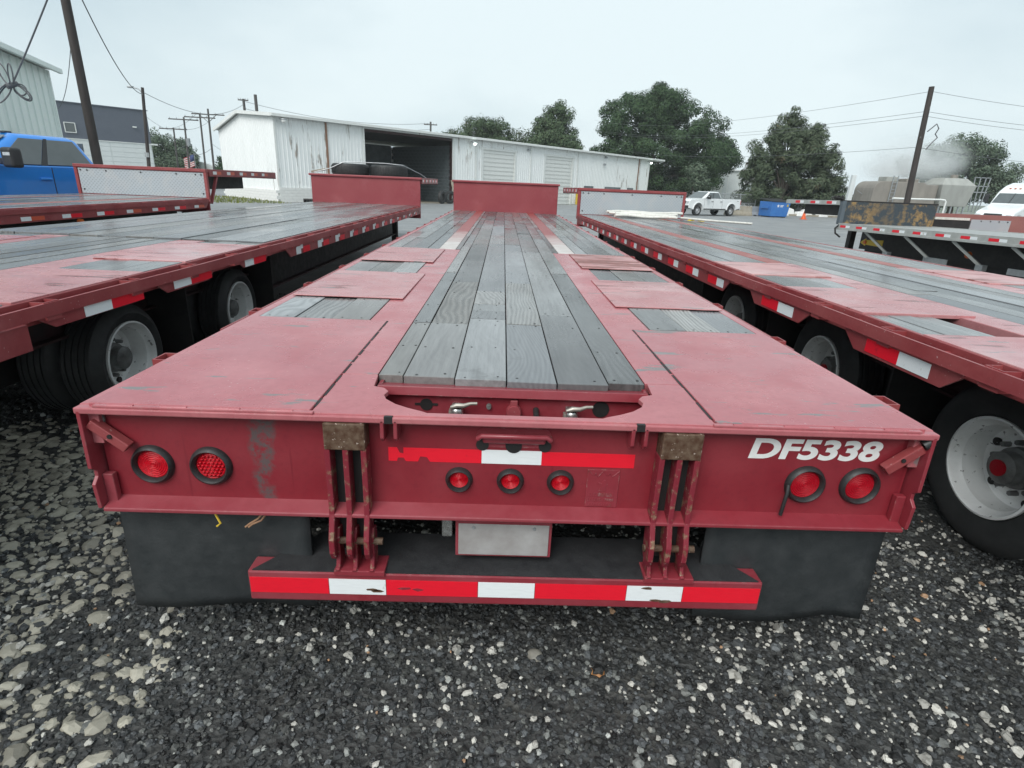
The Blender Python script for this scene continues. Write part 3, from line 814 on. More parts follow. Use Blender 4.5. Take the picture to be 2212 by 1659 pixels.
# raised maker's plate: frame, jagged skyline and worn lines of lettering
pl = sub('makers_plate', T, (.292, FY, H-.247))
MB().box(-.052, .052, -.003, 0, -.070, .066).build('plate', MT['red'], pl, bevel=.0015)
MB().tube([(-.050,-.0035,.064),(-.032,-.0035,.044),(-.026,-.0035,.053),(-.018,-.0035,.040),(-.002,-.0035,.062),(.012,-.0035,.044),(.020,-.0035,.054),(.028,-.0035,.042),(.036,-.0035,.048),(.050,-.0035,.062)], .0016, 5).build('raised_skyline', MT['red'], pl)
fg = MB().prism([(-.012,-.012),(.012,-.012),(.010,.004),(.016,.012),(.010,.026),(.002,.030),(-.004,.018),(-.014,.022),(-.018,.016),(-.006,.008)], -.0048, -.0028).build('raised_emblem', MT['red'], pl, bevel=.001)
for k, (zz, hh, ww) in enumerate(((-.024,.013,.088),(-.043,.010,.090),(-.060,.008,.080))):
    m = MB(); r = random.Random(k)
    x = -ww/2
    while x < ww/2 - .006:
        w = r.uniform(.004, .0075)
        m.box(x, x+w, -.0046, -.0028, zz-hh/2, zz+hh/2*r.uniform(.7,1)); x += w + .0022
    m.build('raised_lettering', MT['red'], pl)
# ramp hinges
for sg in (-1, 1):
    hx = sg*.511
    hg = sub('ramp_hinge', T, (hx, 0, 0))
    MB().box(-.062, .062, -.004, FY+.002, H-.112, H-.024).build('hinge_head', MT['rust'], hg, bevel=.004)
    MB().box(-.062, .062, FY-.006, FY-.001, H-.50, H-.10).build('hinge_shade', MT['dark'], hg)  # dark sheet painting the shade between the fins
    for dx in (-.055, .0, .055):
        pf = [(.052,H-.108),(-.002,H-.108),(.002,H-.28),(.000,H-.34),(-.014,H-.385),(-.026,H-.42),(-.026,H-.47),(-.010,H-.500),(.016,H-.502),(.040,H-.475),(.052,H-.40)]
        MB().prism(pf, dx-.009, dx+.009, 'YZ').build('hinge_fin', MT['rust_red'], hg, bevel=.003)
    for dx in (-.046, .009, .064):
        pf = [(.020,H-.40),(.050,H-.405),(.060,H-.44),(.058,H-.555),(-.012,H-.555),(.008,H-.50),(.006,H-.43)]
        MB().prism(pf, dx-.007, dx+.007, 'YZ').build('hinge_lug', MT['rust_red'], hg, bevel=.003)
        MB().cyl((dx, -.004, H-.545), (dx, -.012, H-.548), .010, .009, 6).build('bolt', MT['red'], hg)
    MB().box(-.060, .105, -.012, .075, H-.566, H-.545).build('hinge_foot', MT['red'], hg, bevel=.003)
    MB().cyl((-.07,.018,H-.448), (.098,.018,H-.448), .012, .012, 10).build('hinge_pin', MT['rust'], hg)
# under-run bumper with its tape
bp_ = sub('bumper', T)
MB().box(-.855, .855, -.004, .075, H-.675, H-.560).build('bumper_bar', MT['red'], bp_, bevel=.006)
MB().hexa([(-.84,.0,H-.562),(.84,.0,H-.562),(.66,.19,H-.555),(-.66,.19,H-.555)], [(-.84,.0,H-.556),(.84,.0,H-.556),(.66,.19,H-.535),(-.66,.19,H-.535)]).build('step_tread', MT['black_panel'], bp_)
edges = [-.850, -.592, -.404, -.100, .090, .398, .588, .850]
pat = ['r','w','r','w','r','w','r']
for i in range(7):
    MB().box(edges[i]+.001, edges[i+1]-.001, -.0058, -.0042, H-.643, H-.583).build('reflective_tape', MT['tape_r' if pat[i]=='r' else 'tape_w'], bp_)
# scuffs on the bumper tape where the adhesive has torn away
for x, z in ((-.448,H-.622),(-.432,H-.628),(-.34,H-.615),(-.30,H-.618),(.50,H-.640),(.53,H-.643),(.47,H-.592)):
    r = random.Random(int(x*1000))
    ps = [(x + .028*math.cos(a)*r.uniform(.4,1), z + .008*math.sin(a)*r.uniform(.4,1)) for a in np.linspace(0, 2*PI, 9)[:-1]]
    MB().prism(ps, -.0066, -.0057).build('tape_tear', MT['rust'] if abs(x) > .4 else MT['red'], bp_)
# plate bracket under the rear frame
lb = sub('plate_bracket', T, (-.02, .05, 0))
MB().box(-.16, .16, .0, .006, H-.52, H-.375).build('bracket', MT['red'], lb, bevel=.003)
MB().box(-.150, .150, -.004, -.001, H-.512, H-.392).build('plate', MT['plate'], lb, bevel=.002)
for x in (-.10,.10): MB().cyl((x,-.003,H-.404), (x,-.008,H-.404), .006, .005, 8).build('bolt', MT['galv'], lb)
MB().box(-.205, -.170, -.004, .02, H-.445, H-.352).build('plate_lamp', MT['chrome'], lb, bevel=.006)
# recess with the air and light couplings
cp = sub('coupling_panel', T)
MB().box(-.47, .47, .304, .314, H-.26, H-.030).build('panel', MT['red'], cp)
MB().box(-.47, .47, FY+.014, .304, H-.262, H-.25).build('recess_floor', MT['under'], cp)
for sg in (-1,1): MB().box(*sorted((sg*.463, sg*.475)), FY+.014, .37, H-.26, H-.015).build('recess_side', MT['red'], cp)
MB().hexa([(-.466,.276,H-.036),(.466,.276,H-.036),(.480,.40,H-.036),(-.480,.40,H-.036)], [(-.470,.284,H-.006),(.470,.284,H-.006),(.482,.40,H-.032),(-.482,.40,H-.032)]).build('board_angle', MT['red'], cp, bevel=.003)
for x in (-.195, .205):
    gl = sub('air_coupling', cp, (x, .270, H-.080))
    MB().lathe([(.001,-.036),(.018,-.036),(.022,-.030),(.022,.010),(.017,.018)], (0,0,-.012), 'Z', 20).build('cup', MT['chrome'], gl, smooth=40)
    MB().box(-.020, .016, -.006, .04, -.022, .012).build('body', MT['chrome'], gl, bevel=.005)
    MB().tube([(-.020,-.012,.012),(.0,-.014,.020),(.025,-.014,.020),(.048,-.012,.028),(.070,-.010,.028)], [.006,.010,.009,.006,.006], 8).build('lever', MT['brass'], gl, smooth=50)
    MB().box(-.028, -.019, -.008, .02, -.03, -.004).build('latch', MT['brass'], gl)
MB().lathe([(.001,-.016),(.024,-.016),(.027,-.010),(.027,.012)], (.003,.295,H-.092), 'Y', 26).build('socket_cap', MT['bulk'], cp, smooth=40)
MB().box(-.010, .016, .283, .306, H-.072, H-.046).build('socket_hinge', MT['bulk'], cp, bevel=.003)
MB().cyl((.082,.262,H-.098), (.082,.306,H-.086), .010, .011, 12).build('plug', MT['gasket'], cp, smooth=40)
MB().cyl((-.085,.290,H-.078), (-.085,.306,H-.076), .008, .010, 8).build('fitting', MT['hub'], cp)
MB().cyl((.312,.301,H-.076), (.312,.3055,H-.076), .030, .030, 28).build('round_opening', MT['dark'], cp)
MB().cyl((-.305,.301,H-.078), (-.305,.3055,H-.078), .022, .022, 24).build('key_opening', MT['dark'], cp)
MB().box(-.345, -.265, .3005, .3055, H-.081, H-.073).build('key_slot', MT['dark'], cp)
# mudflaps
for sg in (-1, 1):
    m = MB(); nx_, nz_ = 14, 10
    for j in range(nz_+1):
        for i in range(nx_+1):
            u, v = i/nx_, j/nz_
            x = .665 + .615*u
            zb = H-.765 - (.045*math.sin(PI*min(u*1.25,1)) if sg > 0 else .012*math.sin(PI*u))
            z = (H-.36)*(1-v) + zb*v
            y = .085 - .02*v + .012*math.sin(u*7+sg)*v + (.05*math.sin(PI*u)*v*v if sg > 0 else .03*math.sin(2*u+1)*v*v)
            m.v.append((sg*x, y, z))
    m.f = [(j*(nx_+1)+i, j*(nx_+1)+i+1, (j+1)*(nx_+1)+i+1, (j+1)*(nx_+1)+i) for j in range(nz_) for i in range(nx_)]
    o = m.build('mudflap', MT['flap'], T, smooth=60); o.modifiers.new('thick','SOLIDIFY').thickness = .010
    MB().box(*sorted((sg*.66, sg*1.28)), .07, .10, H-.375, H-.350).build('flap_hanger', MT['galv'], T)
# running gear under the tail
for y in (.98, 2.24):
    for sg in (-1, 1): wheel(T, WA, sg*1.20, y, .375, sg, cap=False)
    MB().cyl((-.9, y, .36), (.9, y, .36), .065, .065, 14).build('axle', MT['under'], T, smooth=40)
for sg in (-1, 1):
    MB().lathe([(.10,-.02),(.16,0),(.165,.05),(.15,.10),(.165,.15),(.10,.19)], (sg*.36, .62, H-.52), 'Z', 28).build('air_spring', MT['red_side'], T, smooth=50)
MB().box(-.55, .55, .74, .80, H-.42, H-.30).build('crossmember', MT['under'], T)
# bulkhead and upper deck
bk = sub('bulkhead', T, (0, LB, 0))
MB().box(-1.29, 1.29, 0, .05, H-.30, H+.70).build('bulkhead_face', MT['bulk'], bk, bevel=.01)
MB().box(-1.325, 1.325, -.035, .10, H+.665, H+.715).build('bulkhead_lip', MT['bulk'], bk, bevel=.012)
MB().box(-1.30, 1.30, .06, 3.2, H+.60, H+.70).build('upper_deck', MT['red_side'], bk)
MB().box(-.6, .6, .06, 3.2, H+.25, H+.60).build('gooseneck', MT['dark'], bk)
MB().box(-.65, -.50, .6, .75, 0, H+.25).build('landing_leg', MT['dark'], bk); MB().box(.50, .65, .6, .75, 0, H+.25).build('landing_leg', MT['dark'], bk)

# ------------------------------------------------------------------ the neighbouring trailers
def side_trailer(T, H, LB, vis, y0=-1.0, plates=(), windows=(), seam=None, boards_cols=6, strips=True, bulk='red', neck=3.3, neck_top=.66, wheels=None, ws=None, tapes=(), skirt=(), hole=None, strip_end=None, orange=False):
    """vis: +1 / -1, the side that faces the middle trailer"""
    ce = [-.48 + .955*i/6 for i in range(7)]
    end = seam if seam else LB
    for i in range(6):
        y = y0
        while y < end-.05:
            q = min(y + random.uniform(1.6, 4.2), end)
            if end - q < .7: q = end
            plank(T, ce[i], ce[i+1], y, q, H+.003); y = q
    MB().box(-1.20, 1.20, y0, LB, H-.075, H-.045).build('light_block_sheet', MT['dark'], T)  # added dark sheet that blocks light between the planks
    for sg in (-1, 1):
        se = strip_end or end
        MB().box(*sorted((sg*.483, sg*.70)), y0, min(se, end)-.003, H-.04, H+.001).build('beam_flange', MT['strip2'], T, bevel=.002)
        if se < end:
            MB().box(*sorted((sg*.53, sg*.70)), se, end-.003, H-.04, H+.002).build('beam_flange', MT['stripred'], T, bevel=.002)
            plank(T, *sorted((sg*.485, sg*.528)), se, end, H+.002)
        for p0, p1, mt in plates:
            a, b = sorted((sg*.62, sg*1.235))
            MB().hexa([(a,p0,H-.01),(b,p0,H-.01),(b,p1,H-.01),(a,p1,H-.01)], [(a,p0,H+.010),(b,p0,H+.010),(b,p1,H+.006),(a,p1,H+.006)]).build('deck_plate', MT[mt], T, bevel=.0025)
        for p0, p1 in windows:
            a, b = sorted((sg*.70, sg*1.22))
            if hole and abs(p0-hole) < .01 and sg == vis: a, b = sorted((sg*.86, sg*1.22))
            e = cols_of(a, b, 3, .01)
            for i in range(3):
                y = p0
                while y < p1-.05:
                    q = min(y + random.uniform(1.8, 4.0), p1)
                    if p1 - q < .6: q = p1
                    plank(T, e[i], e[i+1], y, q, H); y = q
        MB().box(*sorted((sg*.70, sg*.706)), y0, end, H-.045, H-.001).build('plate_bearer', MT['strip2'], T)
        # side rail, spools, rub rail
        MB().box(*sorted((sg*1.222, sg*1.246)), y0, LB, H-.11, H+.0015).build('side_rail', MT['red_side'], T, bevel=.003)
        m = MB(); ya = np.arange(y0, LB, .30)
        for i in range(len(ya)-1):
            w0, w1 = (.006*math.sin(ya[i]*3.1+sg), .006*math.sin(ya[i+1]*3.1+sg))
            a0, b0 = sorted((sg*(1.312+w0), sg*(1.325+w0))); a1, b1 = sorted((sg*(1.312+w1), sg*(1.325+w1)))
            m.hexa([(a0,ya[i],H-.068),(b0,ya[i],H-.068),(b1,ya[i+1],H-.068),(a1,ya[i+1],H-.068)], [(a0,ya[i],H-.008),(b0,ya[i],H-.008),(b1,ya[i+1],H-.008),(a1,ya[i+1],H-.008)])
        m.build('rub_rail', MT['red_side'], T)
        if sg == vis:
            side_pockets(T, sg*1.246, sg, H-.004, y0+.2, LB, .61, MT['red_side'], .068, .085)
            me = MB().cyl((0,0,0), (.066,0,0), .022, .022, 10).mesh('spool', MT['red_side'], 40)
            for y in np.arange(y0+.5, LB, .61): inst('spool', me, T, (sg*1.246 if sg > 0 else sg*1.312, y, H-.045))
        MB().box(*sorted((sg*.57, sg*.59)), y0, 4.6, H-.42, H-.045).build('main_beam', MT['under'], T)
        MB().box(*sorted((sg*.565, sg*.595)), 4.6, LB, H-.66, H-.045).build('main_beam', MT['dark'], T)
        MB().box(*sorted((sg*.50, sg*.66)), 4.6, LB, H-.68, H-.66).build('beam_foot', MT['under'], T)
        MB().box(*sorted((sg*.50, sg*.66)), y0, 4.6, H-.435, H-.42).build('beam_foot', MT['under'], T)
    me = MB().box(-1.22, 1.22, -.03, .03, -.13, -.078).mesh('crossmember', MT['under'])
    for y in np.arange(y0+.3, LB, .61): inst('crossmember', me, T, (0, y, H))
    for p0, p1, depth in skirt:
        sg = vis
        MB().prism([(p0,H-.07),(p1,H-.07),(p1,H-depth*.55),(p1-.10,H-depth),(p0+.10,H-depth),(p0,H-depth*.55)], *sorted((sg*1.292, sg*1.302)), plane='YZ').build('drop_plate', MT['red_side'], T, bevel=.002)
    for p0, p1, za, zb, c in tapes:
        tape_piece(T, 'reflective_tape', MT[c], vis*1.3035, p0, p1, H-za, H-zb, vis)
    if seam:
        e = [-1.22 + 2.44*i/10 for i in range(11)]
        for i in range(10):
            y = seam + .012
            while y < LB-.05:
                q = min(y + random.uniform(2.2, 5.), LB)
                if LB - q < .8: q = LB
                plank(T, e[i]+random.uniform(-.006,.006)*(0 < i), e[i+1], y, q, H+.012); y = q
    if wheels:
        for y in wheels:
            wheel(T, ws, vis*wheels_x[vis], y, wheels_z, vis, cap=vis < 0, spin=random.random()*6)
            wheel(T, ws, -vis*wheels_x[vis], y, wheels_z, -vis, cap=False)
            MB().cyl((-.5,y,wheels_z), (.5,y,wheels_z), .06, .06, 12).build('axle', MT['under'], T, smooth=40)
            for sg in (-1,1): MB().box(*sorted((sg*.16, sg*.26)), y-.55, y+.45, wheels_z-.10, H-.44).build('suspension_blocker', MT['dark'], T, bevel=.02)  # dark boxes added in the suspension's place to shade the ground beneath
            MB().box(-.9, .9, y+.62, y+.635, .16, H-.14).build('shade_board', MT['dark'], T)  # added dark board that keeps light from getting under the deck
    bk = sub('bulkhead', T, (0, LB, 0))
    if bulk == 'red':
        MB().box(-1.285, 1.285, 0, .05, H-.28, H+neck_top-.02).build('bulkhead_face', MT['bulk'], bk, bevel=.01)
        MB().box(-1.325, 1.325, -.035, .09, H+neck_top-.05, H+neck_top).build('bulkhead_lip', MT['bulk'], bk, bevel=.012)
    else:
        MB().box(-1.275, 1.275, 0, .03, H-.28, H+neck_top-.03).build('bulkhead_face', MT['bulk'], bk)
        MB().box(-1.225, 1.235, -.006, -.001, H+.015, H+neck_top-.075).build('tread_plate', MT['diamond'], bk)
        MB().box(-1.30, 1.30, -.03, .09, H+neck_top-.06, H+neck_top).build('bulkhead_lip', MT['red_side'], bk, bevel=.006)
        for sg in (-1,1): MB().box(*sorted((sg*1.24, sg*1.30)), -.02, .05, H-.10, H+neck_top-.06).build('bulkhead_post', MT['red_side'], bk, bevel=.005)
        for x in (-1.18,-1.05,-.68,0.,.70,1.08,1.19):
            MB().cyl((x,-.006,H+neck_top-.115), (x,-.014,H+neck_top-.115), .017, .015, 8).build('bolt', MT['gasket'], bk)
        for x in (-1.17, 1.19): MB().cyl((x,-.006,H+.09), (x,-.014,H+.09), .017, .015, 8).build('bolt', MT['gasket'], bk)
    # upper deck
    MB().box(-1.27, 1.27, .095, neck, H+neck_top-.045, H+neck_top-.01).build('upper_deck', MT['wood'], bk)
    for sg in (-1,1):
        MB().box(*sorted((sg*1.272, sg*1.31)), .095, neck, H+neck_top-.14, H+neck_top-.002).build('upper_rail', MT['red_side'], bk, bevel=.004)
        for k in range(5):
            y = .25 + k*.62
            if y+.5 > neck: break
            tape_piece(bk, 'reflective_tape', MT['tape_w'], sg*1.3105, y, y+.16, H+neck_top-.10, H+neck_top-.04, sg)
            tape_piece(bk, 'reflective_tape', MT['tape_o' if orange else 'tape_r'], sg*1.3105, y+.162, y+.36, H+neck_top-.10, H+neck_top-.04, sg)
    MB().box(-1.30, 1.30, neck, neck+.06, H+neck_top-.16, H+neck_top-.004).build('nose_rail', MT['red_side'], bk, bevel=.01)
    MB().box(-.62, .62, .095, neck-.4, H+neck_top-.42, H+neck_top-.15).build('gooseneck', MT['dark'], bk)
    for sg in (-1,1): MB().box(*sorted((sg*.50, sg*.64)), .35, .50, 0., H+neck_top-.2).build('landing_leg', MT['dark'], bk)
    return bk

MT['strip2'] = MT['deck_red2']
MT['stripred'] = red_paint('rust_red_beam_strip', (0.33,0.09,0.075), (0.28,0.06,0.05), rough=.4, streak=.3)
MT['slate'] = plain('slate_grey_post', (0.10,0.125,0.145), (0.075,0.09,0.105), 6, .5)
MT['deck_rust2'] = red_paint('streaked_deck_plate', (0.45,0.20,0.20), (0.58,0.34,0.33), rust=.25, rough=.38, streak=.8)
wheels_x = {1: .83, -1: .78}
# left neighbour
wheels_z = .375
tl = []
for p0, w, r in ((1.24,.20,.27), (2.02,.20,.27), (3.02,.16,.24)):
    tl += [(p0, p0+w, .125, .072, 'tape_w'), (p0+w+.002, p0+w+r, .125, .072, 'tape_r')]
for k in range(12):
    y = 4.15 + k*.66
    tl += [(y, y+.13, .16 if k < 8 else .13, .085, 'tape_w'), (y+.13, y+.19, .115, .075, 'tape_w'), (y+.195, y+.40, .16, .10, 'tape_r')]
TL = thing('flatbed_trailer', 'red step deck trailer carrying two spare tyres on its upper deck', 'trailer', (-3.43, 0, 0), R(-.5))
bkL = side_trailer(TL, Z0+.08, 12.5, 1, -1.6, [(-1.0,.30,'deck_red2'),(.92,1.86,'deck_red2'),(2.31,3.40,'deck_red2')], [(-1.6,-1.02),(.32,.90),(1.87,2.30),(3.41,3.60)], seam=3.6, wheels=(2.21,3.85), ws=WA, tapes=tl,
             skirt=[(.95,1.75,.128),(1.85,2.55,.135),(2.9,3.5,.128),(3.9,12.4,.165)], neck_top=.645)
MB().box(1.20, 1.30, -1.5, .9, Z0-.12, Z0+.0).build('outer_beam', MT['red_side'], TL, bevel=.004)
# right neighbour
wheels_z = .430
tr = []
for p0 in (.72, 1.90):
    tr += [(p0, p0+.20, .150, .085, 'tape_w'), (p0+.202, p0+.44, .150, .085, 'tape_r')]
for k in range(14):
    y = 3.05 + k*.62
    tr += [(y, y+.15, .16, .095, 'tape_w'), (y+.152, y+.36, .16, .095, 'tape_r')]
TR = thing('flatbed_trailer', 'red three axle trailer with diamond plate bulkhead and white hoses on deck', 'trailer', (3.10, 0, 0), R(.35), rx=R(-.25))
bkR = side_trailer(TR, Z0+.10, 12.5, -1, -1.0, [(-1.,.90,'deck_red2'),(1.345,2.19,'deck_red2'),(2.71,3.52,'deck_rust2')], [(.91,1.34),(2.20,2.70),(3.53,12.5)], wheels=(.83,2.36,3.95), ws=WB, tapes=tr,
             skirt=[(.55,1.35,.165),(1.72,2.55,.165),(2.95,12.4,.185)], bulk='diamond', neck_top=.61, hole=.91, strip_end=3.6)
# far left neighbour
wheels_z = .42
tb = []
for k in range(16):
    y = -.5 + k*.69
    tb += [(y, y+.16, .155, .105, 'tape_w'), (y+.162, y+.38, .155, .105, 'tape_r' if k % 3 else 'tape_o')]
TB = thing('flatbed_trailer', 'red step deck trailer with pale tread plate bulkhead in front of the blue pickup', 'trailer', (-7.28, 0, 0), R(.3))
bkB = side_trailer(TB, Z0+.14, 10.5, 1, -1.0, [], [(-1.0,10.5)], bulk='diamond', neck=3.6, neck_top=.565, tapes=tb, skirt=[(-1.0,10.4,.175)], strip_end=-.9, orange=True)
MB().cyl((1.26,6.75,Z0-.085), (1.31,6.75,Z0-.085), .045, .04, 14).build('marker_lamp', MT['amber'], TB, smooth=40)
for sg in (-1,1): MB().bar((sg*1.27,10.6,Z0+.05),(sg*1.27,10.95,Z0+.56),.05,.05).build('bulkhead_brace', MT['red_side'], TB)

# ---- things lying on the side trailers
def spare(name, label, loc, rz):
    t = thing(name, label, 'tyre', loc, rz)
    prof = [(.285,.03),(.31,.0),(.39,-.006),(.425,.012),(.445,.05),(.445,.20),(.425,.245),(.39,.26),(.31,.255),(.285,.225)]
    MB().lathe(prof, axis='Z', n=44, closed=True).build('tyre_body', MT['rubber'], t, smooth=35)
    m = MB()
    for k in range(44):
        a = 2*PI*k/44
        m.bar((.440*math.cos(a), .440*math.sin(a), .05), (.440*math.cos(a+.05), .440*math.sin(a+.05), .21), .012, .018, (math.cos(a),math.sin(a),0))
    m.build('tread_block', MT['rubber'], t)
    return t
HL = Z0+.08+.645
spare('spare_tyre', 'black spare tyre lying flat on red upper deck, beside the strap ratchet', (-3.80, 13.05, HL-.01), .3)
spare('spare_tyre', 'black spare tyre lying flat on red upper deck, nearer the open warehouse door', (-2.88, 13.15, HL-.01), 1.1)
st = MB().tube([(-4.55,12.60,HL+.02),(-4.2,12.66,HL+.12),(-3.83,12.62,HL+.28),(-3.4,12.75,HL+.285),(-2.9,12.75,HL+.285),(-2.48,12.82,HL+.26),(-2.14,13.4,HL+.08),(-2.1,14.2,HL-.01)], .011, 6).build('ratchet_strap', MT['galv'], smooth=50)
tag(st, 'grey strap stretched over the two spare tyres', 'strap')
wd = MB().bar((-4.62,12.62,HL+.03), (-4.30,12.70,HL+.10), .07, .05).build('wood_block', MT['concrete'], bevel=.008)
tag(wd, 'pale wooden block propped on the red bulkhead lip', 'wood')
rh = MB().tube([(-2.20,12.55,Z0+.10),(-2.16,12.62,Z0+.02),(-2.17,12.66,Z0-.10),(-2.13,12.64,Z0-.17)], .02, 8).build('tie_hook', MT['dark'], smooth=50)
tag(rh, 'black tie hook hanging under the red trailer bulkhead corner', 'hook')
HR = Z0+.065
r = random.Random(4)
hb = thing('hose_bundle', 'bundle of white flattened hoses folded on plank deck by tread plate bulkhead', 'hose', (0,0,HR))
for k in range(7):
    xa, xb = 2.45+r.uniform(-.1,.25), 3.95+r.uniform(-.2,.25)
    yy = 11.35 + .16*k
    zz = .045 + .028*(k % 4)
    pts = [(xa + (xb-xa)*u + 0, yy + .10*math.sin(u*5+k) , zz + .012*math.sin(u*9+k*2)) for u in np.linspace(0,1,14)]
    m = MB().tube(pts, .040, 8)
    m.v = [(a, b, .006 + c*.8) for a, b, c in m.v]
    m.build('hose', MT['canvas_white'], hb, smooth=60)
pp = MB().tube([(3.9,11.3,HR+.05),(4.45,10.55,HR+.045),(4.95,10.0,HR+.05)], .022, 8).build('white_pipe', MT['canvas_white'], smooth=50)
tag(pp, 'thin white pipe lying past the white hose bundle', 'pipe')
for k, (x, y) in enumerate(((4.02,11.05),(4.20,10.92))):
    g = MB().add([(0,0,0),(.10,.02,0),(.14,.08,.01),(.06,.13,0),(-.03,.08,0),(.05,.06,.06)], [(0,1,5),(1,2,5),(2,3,5),(3,4,5),(4,0,5),(4,3,2,1,0)]).build('yellow_strap', MT['yellow'], smooth=40)
    g.location = (x, y, HR+.006)
    tag(g, ('crumpled yellow strap touching the end of the white hoses', 'loose yellow strap lying farther along the thin white pipe')[k], 'strap', 'yellow straps by the hoses')
# ------------------------------------------------------------------ aluminium step deck on the right
def gold_mat():
    t = NT('black_bulkhead_with_peeling_rust')
    a = t.ramp(t.noise(3.2, 7, .68), .47, .56)
    x, y, z = t.sep()[:3]
    a = t.math('MULTIPLY', a, t.ramp(t.math('ABSOLUTE', x), .15, .75, .35, 1.))
    c = t.mix(t.ramp(t.noise(14, 6, .7), .35, .65), (0.21,0.125,0.045), (0.36,0.24,0.11))
    c = t.mix(a, (0.045,0.058,0.068), c)
    c = t.mix(t.ramp(t.noise(9, 5, .7, None, (4,4,4)), .62, .68, 0, .8), c, (0.09,0.06,0.035))
    return t.done(c, .6, 0, .4, t.noise(20, 6, .7), .6, .02)
MT['gold'] = gold_mat()
HC = Z0+.07
TC = thing('flatbed_trailer', 'aluminium step deck trailer with rust streaked black bulkhead and red white side tape', 'trailer', (9.752, 13.09, 0), R(4), rx=R(-.9))
for i in range(11):
    x0 = -1.25 + i*2.5/11
    MB().box(x0+.003, x0+2.5/11-.003, -12, -.01, HC-.04, HC+random.uniform(-.001,.001)).build('deck_plank', MT['aludeck'], TC)
MB().box(-1.2, 1.2, -12, 0, HC-.11, HC-.042).build('light_block_sheet', MT['dark'], TC)  # added dark sheet closing the deck joints to light
for sg in (-1,1): MB().box(*sorted((sg*1.252, sg*1.30)), -12, 0, HC-.125, HC+.012).build('side_rail', MT['alum'], TC, bevel=.004)
MB().box(-1.318, -1.302, -12, .02, HC-.150, HC-.105).build('rub_rail', MT['alum'], TC, bevel=.003)
for k in range(14):
    y = -.10 - k*.60
    tape_piece(TC, 'reflective_tape', MT['tape_r'], -1.301, y-.21, y, HC-.092, HC-.038, -1)
    tape_piece(TC, 'reflective_tape', MT['tape_w'], -1.301, y-.365, y-.212, HC-.092, HC-.038, -1)
for sg in (-1,1): MB().box(*sorted((sg*.55, sg*.60)), -12, .0, .42, HC-.11).build('main_beam', MT['dark'], TC)
MB().box(-.5, .5, -12, -.1, .30, .46).build('belly_box', MT['dark'], TC)
for k in range(6):
    y = -1.35 - k*1.25
    MB().bar((-1.25,y+.35,HC-.15), (-.95,y-.1,.44), .06, .05).build('strut', MT['alum'], TC)
    MB().box(-1.00, -.90, y-.19, y-.03, .36, .47).build('strut_foot', MT['galv'], TC)
MB().prism([(-.55,.60),(-.72,.54),(-.72,.57),(-1.30,.55),(-1.30,.71),(-.72,.68),(-.72,.715),(-.56,.63)], -.99, -.975, 'YZ').build('arrow_sign', MT['yellow'], TC)
MB().cyl((-.99,-.72,.625), (-1.02,-.72,.625), .045, .04, 14).build('marker_lamp', MT['amber'], TC, smooth=40)
MB().cyl((-.97,-3.65,.62), (-1.01,-3.65,.62), .07, .06, 14).build('marker_lamp', MT['amber'], TC, smooth=40)
for y0 in (-2.6, -4.55): MB().box(-1.0, -.985, y0-.62, y0, .37, .48).build('reflector_plate', MT['galv'], TC)
for y in (-10.6, -9.3):
    for sg in (-1,1): wheel(TC, WB, sg*1.2, y, .42, sg, cap=False)
bc = sub('bulkhead', TC)
MB().box(-1.19, 1.27, 0., .05, HC+.002, HC+.525).build('bulkhead_face', MT['gold'], bc)
MB().box(-1.30, -1.20, -.02, .10, HC-.02, HC+.54).build('bulkhead_post', MT['slate'], bc, bevel=.01)
MB().box(-1.30, 1.29, .0, .12, HC+.527, HC+.56).build('bulkhead_lip', MT['dark'], bc)
MB().box(-1.29, 1.29, .13, 2.6, HC+.44, HC+.55).build('upper_deck', MT['alum'], bc, bevel=.005)
for k in range(3):
    y = .45 + k*.72
    tape_piece(bc, 'reflective_tape', MT['tape_r'], -1.2905, y, y+.22, HC+.465, HC+.53, -1); tape_piece(bc, 'reflective_tape', MT['tape_w'], -1.2905, y-.18, y-.002, HC+.465, HC+.53, -1)
MB().box(-1.1, 1.0, .1, 1.9, HC+.18, HC+.44).build('gooseneck', MT['dark'], bc)
for sg in (-1,1): MB().box(*sorted((sg*.50, sg*.64)), .35, .50, gz(0,13), HC+.2).build('landing_leg', MT['dark'], bc)
MB().tube([(-1.28,-.02,HC-.03),(-1.36,.0,HC-.12),(-1.34,-.02,HC-.24),(-1.22,-.06,HC-.33)], .022, 8).build('air_hose', MT['dark'], bc, smooth=50)
ch = MB()
for k in range(22):
    a = random.random()*6.28; rr = random.uniform(0,.22)
    ch.lathe([(.045,-.012),(.06,0),(.045,.012),(.03,0)], (8.75+rr*math.cos(a), 13.75+rr*.6*math.sin(a), HC+.56+random.random()*.06), random.choice('XYZ'), 8, True)
tag(ch.build('chain_heap', MT['dark']), 'small heap of dark chain on the aluminium upper deck', 'chain')
# brown red trailer beyond it
TD = thing('flatbed_trailer', 'brown red trailer behind the aluminium deck with tread plate patch and dark opening', 'trailer', (12.95, 13.6, 0), R(2))
MB().box(-1.70, 1.45, .02, .08, .85, 1.36).build('bulkhead_face', MT['brown'], TD, bevel=.006)
MB().box(-1.68, -.66, -.015, .019, .91, 1.20).build('opening', MT['dark'], TD, bevel=.06, seg=4)
MB().box(-1.68, -.72, -.03, .0, 1.205, 1.265).build('pale_board', MT['canvas_white'], TD)
MB().box(-.65, .45, -.012, .018, .80, 1.235).build('tread_plate', MT['diamond'], TD)
for x in (-.38,-.12,.12,.36): MB().cyl((x,-.012,1.20), (x,-.02,1.20), .02, .018, 8).build('bolt', MT['dark'], TD)
MB().box(-1.70, 1.45, .09, 2.6, 1.15, 1.30).build('upper_deck', MT['brown'], TD)
MB().box(-1.3, 1.3, -9, 0, .70, .82).build('deck', MT['brown'], TD)
